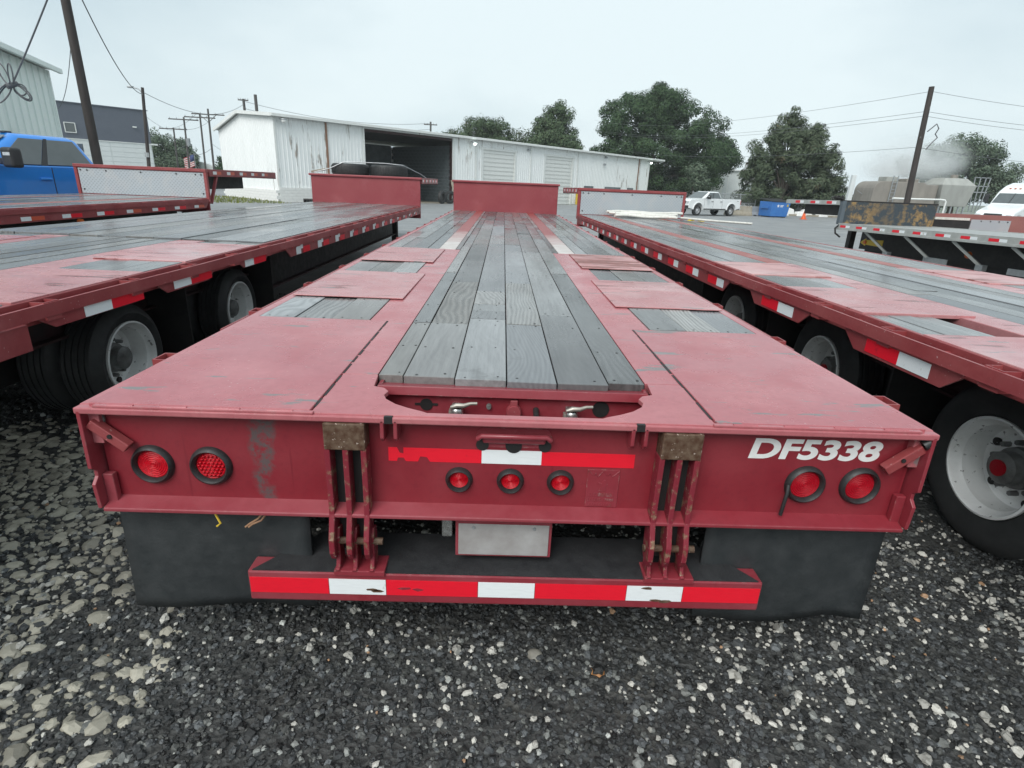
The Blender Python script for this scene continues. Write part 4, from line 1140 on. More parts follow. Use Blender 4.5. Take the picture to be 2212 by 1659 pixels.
MB().box(-.6, .6, -9, 1.5, .30, .70).build('main_beam', MT['dark'], TD)
for y in (-7.5,-6.2):
    for sg in (-1,1): wheel(TD, WB, sg*1.2, y, .42, sg, cap=False)
for sg in (-1,1): MB().box(*sorted((sg*.5, sg*.64)), .35, .5, 0, 1.15).build('landing_leg', MT['dark'], TD)

# ------------------------------------------------------------------ buildings
def frame2(P0, d):
    """matrix of a wall: local x along the wall, y into the building, z up"""
    d = Vector((d[0], d[1], 0)).normalized()
    n = Vector((-d.y, d.x, 0))
    return Matrix(((d.x, n.x, 0, P0[0]), (d.y, n.y, 0, P0[1]), (0, 0, 1, P0[2]), (0,0,0,1)))
def building(name, label, P0, d, z):
    t = thing(name, label, 'building')
    t.matrix_world = frame2((P0[0], P0[1], z), d)
    return t
def ribbed(m, x0, x1, z0, z1, y=0., pitch=.3, rib=.035, depth=.03, slope=None):
    """sheet metal wall: flat pan and raised ribs in one skin; z1 may be a function of x"""
    f = z1 if callable(z1) else (lambda x: z1)
    xs_ = [x0]
    x = x0
    prof = []
    while x < x1 - 1e-6:
        e = min(x + pitch, x1)
        prof += [(x, 0), (max(x, e-rib*2), 0), (max(x, e-rib*1.5), -depth), (max(x, e-rib*.5), -depth)]
        x = e
    prof.append((x1, 0))
    vs, fs = [], []
    for a, b in prof: vs += [(a, y+b, z0), (a, y+b, f(a))]
    fs = [(2*i, 2*i+2, 2*i+3, 2*i+1) for i in range(len(prof)-1)]
    m.add(vs, fs); return m
def metal_wall_mat(name, c1, c2, streak=.6, rust=.5):
    t = NT(name)
    c = t.mix(t.ramp(t.noise(1.2, 5, .6, (1,1,.25)), .3, .7), c1, c2)
    c = t.mix(t.ramp(t.noise(3.0, 6, .65, (1,1,.08)), .56, .72, 0, streak), c, tuple(x*.72 for x in c2))
    if rust:
        p = t.math('MULTIPLY', t.ramp(t.noise(1.6, 6, .7, (1.6,1.6,.22), (3,1,7)), .575, .64), t.ramp(t.noise(.16, 3, .5, None, (9,2,1)), .44, .54))
        c = t.mix(t.math('MULTIPLY', p, rust), c, t.mix(t.ramp(t.noise(9, 4), .35, .65), (0.38,0.30,0.24), (0.30,0.31,0.30)))
    return t.done(c, .5, 0, .4, t.noise(10, 4), .06, .01)
MT['white_metal'] = metal_wall_mat('white_sheet_metal', (0.87,0.885,0.875), (0.82,0.84,0.83), .10, 1.)
MT['green_metal'] = metal_wall_mat('pale_green_sheet_metal', (0.76,0.83,0.79), (0.70,0.77,0.74), .4, 0)
MT['white_trim'] = plain('white_trim_paint', (0.78,0.80,0.78), (0.68,0.69,0.66), 4, .5)
MT['door_white'] = plain('white_roller_door', (0.79,0.80,0.77), (0.72,0.73,0.70), 2, .5)
MT['slate_wall'] = plain('slate_grey_wall_panel', (0.105,0.12,0.15), (0.12,0.135,0.165), 1.5, .55)
MT['white_wall'] = plain('white_panel_wall', (0.74,0.77,0.76), (0.68,0.71,0.70), 1.5, .55)
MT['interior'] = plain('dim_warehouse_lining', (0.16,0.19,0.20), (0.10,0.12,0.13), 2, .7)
MT['block'] = plain('painted_block_wall', (0.84,0.84,0.82), (0.74,0.74,0.71), 3, .7, bstr=.3)
MT['rust_pipe'] = plain('rusted_downpipe', (0.30,0.17,0.11), (0.22,0.12,0.08), 6, .7)
MT['blue'] = plain('blue_dumpster_paint', (0.03,0.14,0.42), (0.04,0.17,0.46), 4, .5)
MT['roofm'] = plain('pale_metal_roof', (0.62,0.63,0.60), (0.50,0.50,0.47), 2, .5)

# --- the white warehouse with the open bay
ZB = -.25
W = building('warehouse', 'long white metal warehouse with open bay and two roller doors', (-16.12, 40.9), (35.2, 36.2), ZB)
eave = lambda x: 5.80
gaps = [(7.2,16.25), (19.9,24.75), (29.05,34.2)]
segs = [(0,7.2), (16.25,19.9), (24.75,29.05), (34.2,50.5)]
for a, b in segs:
    ribbed(MB(), a, b, .0, 5.62, 0, .30, .03, .03).build('wall_sheet', MT['white_metal'], W)
ribbed(MB(), 7.2, 16.25, 5.50, 5.62, 0, .30, .03, .03).build('wall_sheet', MT['white_metal'], W)
for a, b in gaps[1:]: ribbed(MB(), a, b, 4.86, 5.62, 0, .30, .03, .03).build('wall_sheet', MT['white_metal'], W)
# gable end (receding to the left): local y runs along it
def gtop(y): return 5.62 + (y/5.3)*.42 if y < 5.3 else 6.04 - (y-5.3)/4.4*1.06
m = ribbed(MB(), 0, 9.7, 0., gtop, 0, .30, .03, .03)
m.v = [(b - 0.0, a, c) for a, b, c in m.v]
m.build('gable_sheet', MT['white_metal'], W)
ribbed(MB(), 0, 50.5, 0, 4.9, 9.7, .6, .03, -.03).build('wall_sheet', MT['white_metal'], W)
MB().hexa([(50.45,.05,0),(50.5,.05,0),(50.5,9.7,0),(50.45,9.7,0)], [(50.45,.05,5.6),(50.5,.05,5.6),(50.5,9.7,4.9),(50.45,9.7,4.9)]).build('wall_sheet', MT['white_metal'], W)
rf_ = MB()
rf_.hexa([(-.25,-.35,5.70),(53.6,-.35,5.70),(53.6,5.3,6.10),(-.25,5.3,6.10)], [(-.25,-.35,5.78),(53.6,-.35,5.78),(53.6,5.3,6.18),(-.25,5.3,6.18)])
rf_.hexa([(-.25,5.3,6.10),(53.6,5.3,6.10),(53.6,10.,5.0),(-.25,10.,5.0)], [(-.25,5.3,6.18),(53.6,5.3,6.18),(53.6,10.,5.08),(-.25,10.,5.08)])
rfo = rf_.build('roof', MT['roofm'], W)
MB().box(-.30, 53.6, -.50, -.352, 5.60, 5.80).build('gutter', MT['white_trim'], rfo, bevel=.02)
MB().bar((-.28,-.35,5.70), (-.28,5.3,6.12), .10, .22).build('fascia', MT['white_trim'], rfo); MB().bar((-.28,5.3,6.12), (-.28,10.,5.02), .10, .22).build('fascia', MT['white_trim'], rfo)
for x in (0.03, 3.95, 7.12, 16.32, 19.2, 26.86, 34.9, 50.4):
    MB().box(x-.07, x+.07, -.09, -.035, .0, 5.60).build('corner_trim' if x not in (3.95,) else 'downpipe', MT['white_trim'] if x != 3.95 else MT['rust_pipe'], W)
MB().box(47.75, 47.90, -.10, -.04, .0, 5.6).build('downpipe', MT['rust_pipe'], W)
MB().box(50.4, 53.5, -.30, -.20, 5.50, 5.58).build('canopy_rail', MT['white_trim'], W)
# roller doors, one panel each
for a, b in gaps[1:]:
    dr = sub('roller_door', W)
    me = MB().box(0, b-a-.5, 0, .05, .012, .37)
    me.box(0, b-a-.5, -.02, .0, .33, .37)
    me = me.mesh('door_panel', MT['door_white'])
    for k in range(13): inst('door_panel', me, dr, (a+.25, .06, k*.38))
    for x in (a, b-.25): MB().box(x, x+.25, -.04, .10, 0, 4.95).build('door_jamb', MT['white_trim'], dr)
    MB().box(a-.15, b+.15, -.05, .12, 4.86, 5.06).build('door_head', MT['white_trim'], dr)
# open bay: lining, back wall and posts
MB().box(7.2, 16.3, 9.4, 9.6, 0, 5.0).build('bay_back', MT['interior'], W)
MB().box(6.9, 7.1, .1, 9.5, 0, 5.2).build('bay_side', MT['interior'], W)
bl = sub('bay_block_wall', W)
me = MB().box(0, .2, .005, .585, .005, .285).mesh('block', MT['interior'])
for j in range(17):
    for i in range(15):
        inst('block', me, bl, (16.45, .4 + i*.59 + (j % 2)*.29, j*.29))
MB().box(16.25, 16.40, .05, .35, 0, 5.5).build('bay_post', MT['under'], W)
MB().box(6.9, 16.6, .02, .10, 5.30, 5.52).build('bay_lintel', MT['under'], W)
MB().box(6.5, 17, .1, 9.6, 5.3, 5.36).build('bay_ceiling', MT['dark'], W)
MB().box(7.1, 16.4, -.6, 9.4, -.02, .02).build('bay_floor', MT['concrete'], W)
# painted block footing course round the near corner
fb = sub('block_footing', W)
me = MB().box(0.004, .595, -.12, -.035, .005, .195).mesh('block', MT['block'])
for j in range(5):
    for i in range(12): inst('block', me, fb, (i*.6 - (j % 2)*.3, 0, j*.2))
me = MB().box(-.12, -.035, .004, .595, .005, .195).mesh('block', MT['block'])
for j in range(4):
    for i in range(16): inst('block', me, fb, (0, i*.6 + (j % 2)*.3, j*.2))
# lamps on the wall
def wall_lamp(x, z, lit):
    e = sub('flood_lamp', W, (x, -.1, z))
    MB().bar((0,0,.15), (0,-.35,.1), .06, .06).build('lamp_arm', MT['galv'], e)
    MB().lathe([(.02,.0),(.16,.05),(.22,.20),(.20,.24)], (0,-.5,-.12), 'Z', 16).build('lamp_hood', MT['galv'], e, smooth=40)
    MB().lathe([(.001,-.16),(.13,-.10),(.19,.02),(.16,.12),(.001,.15)], (0,-.52,-.02), 'Z', 16).build('lamp_globe', MT['lit'] if lit else MT['white_trim'], e, smooth=60)
t = NT('lit_lamp_globe'); MT['lit'] = t.done((0.9,0.95,0.9), .3, emit=(0.85,1.0,0.92,2.2))
wall_lamp(18.45, 5.25, True); wall_lamp(49.8, 5.25, True); wall_lamp(.5, 5.35, False)
for x, z in ((26.4,5.25),(40.2,5.35),(40.0,4.55)):
    MB().box(x-.12, x+.12, -.30, -.04, z-.10, z+.10).build('wall_box', MT['galv'], W, bevel=.02)
for a, b in ((36.4,38.2),(40.6,44.0),(45.6,47.0)):
    MB().box(a, b, -.08, -.035, 1.2, 2.05).build('low_window', MT['interior'], W)
bo = thing('bollard', 'yellow bollard beside the warehouse roller door', 'bollard', (8.35, 65.4, gz(0,60)))
MB().cyl((0,0,0), (0,0,1.25), .16, .16, 16).build('post', MT['yellow'], bo, smooth=40); MB().lathe([(.16,0),(.12,.08),(.001,.11)], (0,0,1.25), 'Z', 16).build('cap', MT['yellow'], bo, smooth=60)
# things standing in front of the bay
tp_ = W.matrix_world
def atw(s_, y_, z_=0.): return tp_ @ Vector((s_, y_, z_))
for k, (s_, y_, rt) in enumerate(((15.3,-.9,.5),(14.3,-1.1,1.2))):
    p = atw(s_, y_)
    t_ = thing('old_tyre', 'worn tyre leaning at the open bay, ' + ('against the pale board' if k == 0 else 'next to the leaning tyre by the board'), 'tyre', p, rt)
    MB().lathe([(.30,.02),(.33,-.02),(.46,-.03),(.54,.0),(.56,.06),(.56,.20),(.54,.26),(.46,.29),(.33,.28),(.30,.24)], (0,0,.56), 'Y', 36, True).build('tyre_body', MT['rubber'], t_, smooth=35)
    MB().lathe([(.56,.08),(.565,.10),(.565,.16),(.56,.18)], (0,0,.56), 'Y', 36).build('tread_band', MT['rubber'], t_, smooth=35)
bd = MB().bar(tuple(atw(15.75,-1.2,.0)), tuple(atw(16.0,-.25,2.0)), .22, .05).build('leaning_board', MT['concrete']); tag(bd, 'pale board leaning on the bay post', 'board')
pal = thing('pallet', 'low dark timber pallet stack lying along the warehouse footing', 'pallet', atw(3.8, -1.6), math.atan2(36.2, 35.2))
for k in range(7): MB().box(-2.6, 2.6, -.5+k*.15, -.40+k*.15, .24, .30).build('slat', MT['pole_far'], pal)
for y in (-.45, 0., .45): MB().box(-2.6, 2.6, y-.05, y+.05, .02, .24).build('bearer', MT['dark'], pal)

# --- pale green building on the left
G = building('metal_shed', 'tall pale green sheet metal building behind the blue pickup', (-18.35, 21.65), (-1.45, 4.14), 0)
pitch = .66
for k in range(-14, 7):
    a = k*pitch; b = min(a+pitch, 4.2)
    if b <= a + .02: continue
    MB().add([(a,0,0),(b-.11,0,0),(b-.08,-.05,0),(b-.03,-.05,0),(b,0,0),(a,0,5.40),(b-.11,0,5.40),(b-.08,-.05,5.40),(b-.03,-.05,5.40),(b,0,5.40)], [(i,i+1,i+6,i+5) for i in range(4)]).build('wall_sheet', MT['green_metal'], G)
MB().box(4.2, 4.34, -.06, .2, 0, 5.40).build('corner_trim', MT['green_metal'], G)
MB().box(4.2, 4.25, .0, 14, 0, 5.4).build('end_wall', MT['green_metal'], G)
MB().box(-9.5, 4.25, 14, 14.05, 0, 5.4).build('back_wall', MT['green_metal'], G)
MB().hexa([(-9.5,-.35,5.42),(4.5,-.35,5.42),(4.5,7,6.1),(-9.5,7,6.1)], [(-9.5,-.35,5.50),(4.5,-.35,5.50),(4.5,7,6.18),(-9.5,7,6.18)]).build('roof', MT['roofm'], G)
MB().hexa([(-9.5,7,6.1),(4.5,7,6.1),(4.5,14.3,5.42),(-9.5,14.3,5.42)], [(-9.5,7,6.18),(4.5,7,6.18),(4.5,14.3,5.5),(-9.5,14.3,5.5)]).build('roof', MT['roofm'], G)
MB().box(-9.5, 4.5, -.50, -.352, 5.33, 5.52).build('gutter', MT['green_metal'], G, bevel=.02)
MB().box(-1.15, -.35, -.25, -.02, 2.56, 2.63).build('small_awning', MT['gasket'], G)
# --- slate grey and white building
S = building('commercial_building', 'modern building with slate grey upper wall over white panels', (-40.87, 54.52), (4.76, 5.5), -.25)
MB().box(-14, 7.6, 0, 10, 4.20, 7.25).build('upper_wall', MT['slate_wall'], S)
MB().box(-14, 7.6, .04, 10, 0, 4.20).build('lower_wall', MT['white_wall'], S)
me = MB().box(0, 3.52, -.02, .03, .01, .43).mesh('wall_panel', MT['white_wall'])
for j in range(9):
    for i in range(6): inst('wall_panel', me, S, (-14 + i*3.6, .02, .15 + j*.45))
MB().box(-14, 7.6, -.06, .0, 4.17, 4.24).build('band', MT['white_trim'], S); MB().box(-14.1, 7.7, -.1, .2, 7.25, 7.33).build('coping', MT['slate_wall'], S)
wf = sub('window', S, (1.0, 0, 5.15))
MB().box(-.44, .44, -.04, -.012, -.44, .44).build('pane', MT['glass'], wf)
for a in (-.44, .38): MB().box(a, a+.07, -.08, -.01, -.44, .44).build('frame', MT['white_trim'], wf); MB().box(-.37, .37, -.08, -.01, a, a+.07).build('frame', MT['white_trim'], wf)
MB().box(6.15, 6.45, -.2, -.0, 5.62, 5.74).build('wall_light', MT['white_trim'], S); MB().box(7.55, 8.1, -.25, -.0, 4.12, 4.26).build('wall_light', MT['white_trim'], S)
# --- far low sheds
MT['far_white'] = plain('far_pale_shed_wall', (0.66,0.69,0.69), (0.58,0.61,0.61), 1, .6)
MT['far_roof'] = plain('far_pale_shed_roof', (0.74,0.76,0.76), (0.66,0.68,0.68), 1, .6)
def shed(label, x, y, w, dp, h, rise, rz=0, z=None):
    t = thing('storage_shed', label, 'building', (x, y, gz(x,y) if z is None else z), rz)
    MB().box(-w/2, w/2, 0, dp, 0, h).build('wall', MT['far_white'], t)
    MB().prism([(-w/2-.3,h),(w/2+.3,h),(0,h+rise)], -.3, dp+.3, 'XZ').build('roof', MT['far_roof'], t)
    me = MB().box(-.03, .03, -.04, -.005, 0, h).mesh('seam', MT['white_trim'])
    for k in range(1, int(w/2.4)): inst('seam', me, t, (-w/2 + k*2.4, 0, 0))
    MB().box(-w*.12, w*.12, -.03, -.004, 0, h*.6).build('shed_door', MT['door_white'], t)
shed('small white gabled shed beyond the utility poles', -45.2, 88, 7.5, 10, 2.1, 1.1)
shed('pale roofed shed beside the dark cedar past the warehouse', -38.6, 84, 5.5, 8, 2.4, .5)
shed('long white shed behind the big oak and the chain link fence', 33.5, 96, 22, 12, 5.4, .4, R(-8))
shed('white shed with pale roof behind the steaming tanks', 34.5, 64, 8, 10, 3.0, .8)

# ------------------------------------------------------------------ poles and lines
def utility_pole(label, base, top, r0, r1, arms=(), mat='pole_far', group=None):
    b = Vector(base); t = thing('utility_pole', label, 'pole', base, group=group)
    d = Vector(top) - b
    MB().cyl((0,0,-.1), d, r0, r1, 12).build('shaft', MT[mat], t, smooth=40)
    for f, half, ax in arms:
        p = d*f
        a = Vector((math.cos(ax), math.sin(ax), 0))
        MB().bar(p - a*half + Vector((0,-.1,0)), p + a*half + Vector((0,-.1,0)), .10, .12).build('cross_arm', MT[mat], t)
        for u in (-.92,-.45,.45,.92):
            q = p + a*half*u + Vector((0,-.1,.05))
            MB().cyl(q, q+Vector((0,0,.16)), .045, .03, 6).build('insulator', MT['galv'], t)
    return t
P1 = utility_pole('thick dark leaning pole behind the blue pickup', (-13.86, 19.0, 0), (-13.90, 19.0, 9.85), .150, .120, mat='pole')
P2 = utility_pole('slim pole with street lamp arm before the slate building', (-24.75, 40, gz(0,40)), (-24.13, 40, 6.65), .13, .09, mat='pole')
MB().tube([(.60,0,6.55),(.35,-.02,6.80),(.0,-.03,6.88)], .04, 8).build('lamp_arm', MT['galv'], P2, smooth=50)
MB().box(-.32, .05, -.14, .08, 6.83, 6.95).build('lamp_head', MT['galv'], P2, bevel=.03)
MB().box(.20, .38, -.30, -.10, 2.6, 2.9).build('meter_box', MT['galv'], P2)
GR = 'utility poles along the road beyond the warehouse'
for lab, x, zt, hf, arms in (('short grey utility pole with single cross arm by the small shed', -38.8, 6.25, .11, ((.975,1.5,.15),)),
                        ('utility pole with cross arm and transformer behind the flag', -37.45, 7.4, .12, ((.965,1.6,.15),)),
                        ('utility pole with low slung cables, second from the warehouse corner', -35.55, 7.8, .12, ((.955,1.7,.1),)),
                        ('tall utility pole with braced cross arm next to the warehouse corner', -34.55, 8.4, .13, ((.93,1.8,.1),))):
    p = utility_pole(lab, (x-.15, 70, gz(0,70)), (x+.1, 70, zt), hf, hf*.75, arms, group=GR)
    if 'braced' in lab:
        for s_ in (-1,1): MB().bar((.2+s_*.95, -.1, 8.0), (.2, -.1, 7.2), .05, .05).build('brace', MT['pole_far'], p)
    if 'transformer' in lab:
        MB().cyl((.45,-.1,4.6), (.45,-.1,5.4), .22, .22, 14).build('transformer', MT['galv'], p, smooth=40)
utility_pole('stout pole top with small bracket rising behind the warehouse gable', (-30.2, 70, gz(0,70)), (-30.25, 70, 9.6), .16, .14, ((.985,.55,.3),), 'pole_far', GR)
utility_pole('tall bare pole rising behind the warehouse ridge', (-28.9, 70, gz(0,70)), (-28.85, 70, 10.1), .19, .17, (), 'pole_far', GR)
utility_pole('far small pole with cross arm above the warehouse roof', (-10.4, 82, gz(0,80)), (-10.3, 82, 9.2), .14, .12, ((.96,.9,0),), 'pole_far', GR)
P3 = utility_pole('dark leaning utility pole behind the aluminium trailer deck', (20.60, 28, gz(0,28)), (20.22, 28, 6.82), .155, .115, (), 'pole')
for z, rr in ((5.9,.16),(5.25,.14),(4.6,.14)):
    MB().cyl((-.30,-.05,z+.1), (-.30,-.05,z+.34), .07, .05, 8).build('insulator', MT['hub'], P3)
MB().tube([(-.10,-.12,5.0),(.25,-.15,5.35),(.40,-.15,5.15),(.30,-.15,4.9),(.45,-.15,4.75),(.20,-.15,4.45),(.05,-.15,4.2)], .028, 6).build('cable_loop', MT['cable'], P3, smooth=50)
def wire(label, a, b, sag, r=.018, n=22, name='power_line', group='overhead lines'):
    a, b = Vector(a), Vector(b)
    pts = [a.lerp(b, u/n) - Vector((0,0,sag*4*(u/n)*(1-u/n))) for u in range(n+1)]
    o = MB().tube(pts, r, 5).build(name, MT['cable'], smooth=60)
    return tag(o, label, 'cable', group)
wire('service cable sagging from leaning pole to the lamp pole', (-13.88,19.0,8.05), (-24.15,40,6.25), 1.05, .022)
wire('cable running from the lamp pole to the warehouse poles', (-24.1,40,6.35), (-30.2,70,9.1), 1.2, .02)
wire('cable hanging from leaning pole down to the green shed corner', (-13.9,19.05,5.7), (-19.6,25.6,3.9), .45, .012)
wire('thin line dropping from the lamp pole towards the far road', (-24.3,40.2,4.9), (-38.8,70,5.9), .2, .012)
for k, z in enumerate((9.35, 8.6)):
    wire(('upper' if k == 0 else 'lower') + ' of the two long lines passing over the warehouse roof', (-30.2,70,z), (-10.3,82,z-.35), .9, .022)
for k, (dx, z1, z2, z3, z4) in enumerate(((-1.2,5.95,7.05,7.35,7.75), (1.1,5.95,7.05,7.35,7.75))):
    wire('road line on the ' + ('shed' if k == 0 else 'warehouse') + ' side of the cross arms', (-38.8+dx,69.9,z1+.15), (-34.5+dx,69.9,z4+.15), .55, .016)
wire('low slung cable between the road poles', (-38.8,70,4.4), (-34.6,70,4.2), .9, .022)
wire('low slung cable from the tall road pole to the warehouse', (-34.6,70,4.8), (-26.5,60,4.3), .8, .02)
for k, (z, z2, z3) in enumerate(((6.62,9.6,7.1), (5.75,8.4,6.4), (5.55,8.2,6.1), (4.15,6.2,4.4))):
    nm = ('top', 'second', 'third', 'lowest')[k]
    wire(nm + ' line running from the leaning utility pole past the bushy tree', (20.25,28,z), (14.,96,z2+2.2), 1.1, .009)
    wire(nm + ' line running from the leaning utility pole away over the white truck', (20.25,28,z), (46,34,z3), .5, .009)
# coil of cable hung before the green shed
ck = thing('cable_coil', 'black coiled cable hanging from a line before the green shed', 'cable', (-12.6, 14.4, 3.48))
r_ = random.Random(7)
for k in range(7):
    a0 = r_.uniform(-.9,.4); L_ = r_.uniform(.45,.80); w = r_.uniform(.07,.14)
    ax = Vector((math.cos(a0-.2)*.6-.5, 0, math.sin(a0)+.55)).normalized() if k < 4 else Vector((.75, 0, -.65-r_.random()*.2)).normalized()
    L_ = L_ if k < 4 else L_*.62
    sd_ = Vector((-ax.z, .3, ax.x)).normalized()
    pts = [ax*L_*(.5-.5*math.cos(u)) + sd_*w*math.sin(u) + Vector((0,.03*k,0)) for u in np.linspace(0, 2*PI, 17)[:-1]]
    MB().tube(pts, .017, 6, True).build('cable_loop', MT['cable'], ck, smooth=60)
MB().cyl((-.06,-.02,-.06), (.07,.18,.04), .07, .06, 10).build('binding', MT['cable'], ck)
wire('line the cable coil hangs from, rising before the green shed', (-12.55,14.45,3.5), (-9.0,14.45,8.9), .12, .020)
wire('service cable looping from the leaning pole top over the blue pickup', (-13.9,19.0,9.7), (-9.0,14.45,8.9), .3, .020)
# flag
fl = thing('flag', 'stars and stripes flag on a pole by the far shed', 'flag', (-42.9, 82, gz(0,80)))
MB().cyl((0,0,0), (0,0,4.2), .05, .04, 8).build('flag_pole', MT['galv'], fl)
MT['flag_r'] = plain('flag_red', (0.45,0.05,0.06), None, 5, .7); MT['flag_w'] = plain('flag_white', (0.7,0.7,0.7), None, 5, .7); MT['flag_b'] = plain('flag_blue', (0.03,0.05,0.16), None, 5, .7)
def flagpiece(u0, u1, v0, v1, mt, nm):
    m = MB(); n_ = 8
    for i in range(n_+1):
        u = u0 + (u1-u0)*i/n_
        for v in (v0, v1): m.v.append((-1.5*u-.04, -.12*math.sin(u*5+1)-.004*(nm=='canton'), 2.45 + 1.55*(1-v) - .55*u*(1) + 0))
    m.f = [(2*i,2*i+2,2*i+3,2*i+1) for i in range(n_)]
    o = m.build(nm, MT[mt], fl, smooth=60); o.modifiers.new('t','SOLIDIFY').thickness = .012
for k in range(13):
    flagpiece(.42 if k < 7 else 0, 1, k/13, (k+1)/13, 'flag_r' if k % 2 == 0 else 'flag_w', 'stripe')
flagpiece(0, .42, 0, 7/13, 'flag_b', 'canton')

# ------------------------------------------------------------------ trees
def leaf_mat(name, dark, lite, tip=None):
    t = NT(name)
    ge = t.n('ShaderNodeNewGeometry')
    c = t.mix(ge.outputs['Random Per Island'], dark, lite)
    c = t.mix(t.ramp(t.noise(.55, 4, .6), .4, .68, 0, .5), c, tuple(x*.6 for x in dark))
    if tip: c = t.mix(t.ramp(t.noise(.35, 4, .6, None, (4,4,4)), .60, .70, 0, .75), c, tip)
    m = t.done(c, .85, 0, .12)
    return m
MT['leaf_oak'] = leaf_mat('dark_oak_leaves', (0.027,0.056,0.028), (0.082,0.130,0.062))
MT['leaf_pale'] = leaf_mat('hazy_green_leaves', (0.075,0.112,0.078), (0.15,0.19,0.13))
MT['leaf_bush'] = leaf_mat('olive_mixed_leaves', (0.048,0.072,0.042), (0.135,0.165,0.105), (0.17,0.10,0.065))
MT['leaf_wh'] = leaf_mat('mid_green_leaves', (0.048,0.080,0.044), (0.115,0.155,0.085), (0.15,0.125,0.08))
MT['bark'] = plain('grey_brown_bark', (0.075,0.062,0.050), (0.045,0.038,0.032), 8, .85, stretch=(1,1,.2), bstr=.5, bdist=.03)
def tree(name, label, base, h_trunk, r_trunk, blobs, n, ls, mat, seed, group=None, long=1.0, clump=.62, limbs=9, k=1.0, nclump=210):
    if k != 1.0:
        zl = lambda z: 1.8625 + (z-1.8625)*k
        blobs = [(b[0]*k, b[1]*k, zl(b[2]), b[3]*k, b[4]*k, b[5]*k) for b in blobs]; h_trunk = zl(h_trunk); r_trunk *= k; ls *= k
    r = np.random.default_rng(seed)
    t = thing(name, label, 'tree', base, group=group)
    m = MB()
    m.tube([(0,0,-.15),(r_trunk*.3,0,h_trunk*.35),(-r_trunk*.2,.1,h_trunk*.7),(0,0,h_trunk)], [r_trunk*1.35, r_trunk, r_trunk*.85, r_trunk*.7], 10)
    for q_ in range(limbs):
        bx = blobs[q_ % len(blobs)]
        q = Vector(bx[:3]) + Vector((r.uniform(-.4,.4)*bx[3], r.uniform(-.4,.4)*bx[4], r.uniform(-.2,.5)*bx[5]))
        s0 = Vector((0,0,h_trunk*r.uniform(.6,1)))
        mid = s0.lerp(q, .5) + Vector((r.uniform(-.3,.3), r.uniform(-.3,.3), r.uniform(.1,.6)))
        m.tube([s0, s0.lerp(mid,.5), mid, q], [r_trunk*.5, r_trunk*.4, r_trunk*.28, r_trunk*.08], 7)
    m.build('trunk', MT['bark'], t, smooth=60)
    vol = np.array([b[3]*b[4]*b[5] for b in blobs])**.7; vol /= vol.sum()
    C, CR, OUT = [], [], []
    for b, f in zip(blobs, vol):
        kc = max(7, int(f*nclump))
        d = r.normal(size=(kc,3)); d /= np.linalg.norm(d, axis=1)[:,None]
        rad = r.uniform(.12, 1.05, kc)**.5
        C.append(np.array(b[:3]) + d*rad[:,None]*np.array(b[3:6])); OUT.append(d)
        CR.append(np.full(kc, clump*k)*r.uniform(.5,1.5,kc))
    C = np.concatenate(C); CR = np.concatenate(CR); OUT = np.concatenate(OUT)
    pr = CR**2; pr /= pr.sum()
    ci = r.choice(len(C), n, p=pr)
    d = r.normal(size=(n,3)); d /= np.linalg.norm(d, axis=1)[:,None]
    P = C[ci] + d*np.array([1.1,1.1,.95])*(CR[ci]*r.uniform(.25,1.12,n)**.55)[:,None]
    nr = d*.9 + OUT[ci]*.45 + r.normal(size=(n,3))*.38 + np.array([0,0,.35]); nr /= np.linalg.norm(nr, axis=1)[:,None]
    tx = np.cross(nr, r.normal(size=(n,3))); tx /= np.linalg.norm(tx, axis=1)[:,None]
    if long > 1:
        g = OUT[ci]*1.0 + np.array([.35,0,.55]) + r.normal(size=(n,3))*.3
        g -= nr*(g*nr).sum(1)[:,None]; tx = g/np.linalg.norm(g, axis=1)[:,None]
    ty = np.cross(nr, tx)
    s1 = ls*r.uniform(.6,1.35,n)*long; s2 = ls*r.uniform(.45,.85,n)/long**.5
    a, b = tx*s1[:,None], ty*s2[:,None]
    V = np.stack([P-a, P-b*.9+nr*(.12*s1)[:,None], P+a, P+b*.9+nr*(.12*s1)[:,None]], 1).reshape(-1,3)
    F = np.arange(4*n).reshape(-1,4)
    me = bpy.data.meshes.new('crown'); me.vertices.add(4*n); me.vertices.foreach_set('co', V.astype('f4').ravel())
    me.loops.add(4*n); me.loops.foreach_set('vertex_index', F.ravel().astype('i4'))
    me.polygons.add(n); me.polygons.foreach_set('loop_start', (np.arange(n)*4).astype('i4'))
    me.update(calc_edges=True); me.materials.append(mat)
    inst('crown', me, t)
    return t
gb = gz(0,70)
tree('oak_tree', 'very large dense dark oak standing past the end of the warehouse', (22.5,90,gb), 4.0, .42,
     [(-3.2,0,9.2,3.6,3.4,2.9),(0.4,0,10.6,3.6,3.4,2.4),(3.4,0,8.6,3.8,3.4,2.8),(6.6,0,6.9,3.0,3.0,2.9),(-4.6,0,6.0,2.8,2.8,2.2),(-.6,0,6.4,3.6,3.2,2.8),(3.6,0,4.9,2.7,2.8,2.4),(7.6,0,4.4,2.2,2.2,1.9),(-1.8,0,3.6,3.0,2.6,2.0),(1.6,0,2.6,1.9,2.0,1.6),(5.0,0,3.4,2.6,2.4,1.5),(8.2,0,5.8,2.0,2.2,1.9),(-6.0,0,5.0,2.0,2.2,1.6),(9.2,0,6.6,1.7,2.0,1.7),(.2,0,11.6,2.9,2.8,1.7),(-3.4,0,11.0,1.9,2.0,1.3)], 125000, .115, MT['leaf_oak'], 1, clump=.74, k=1.28, nclump=420)
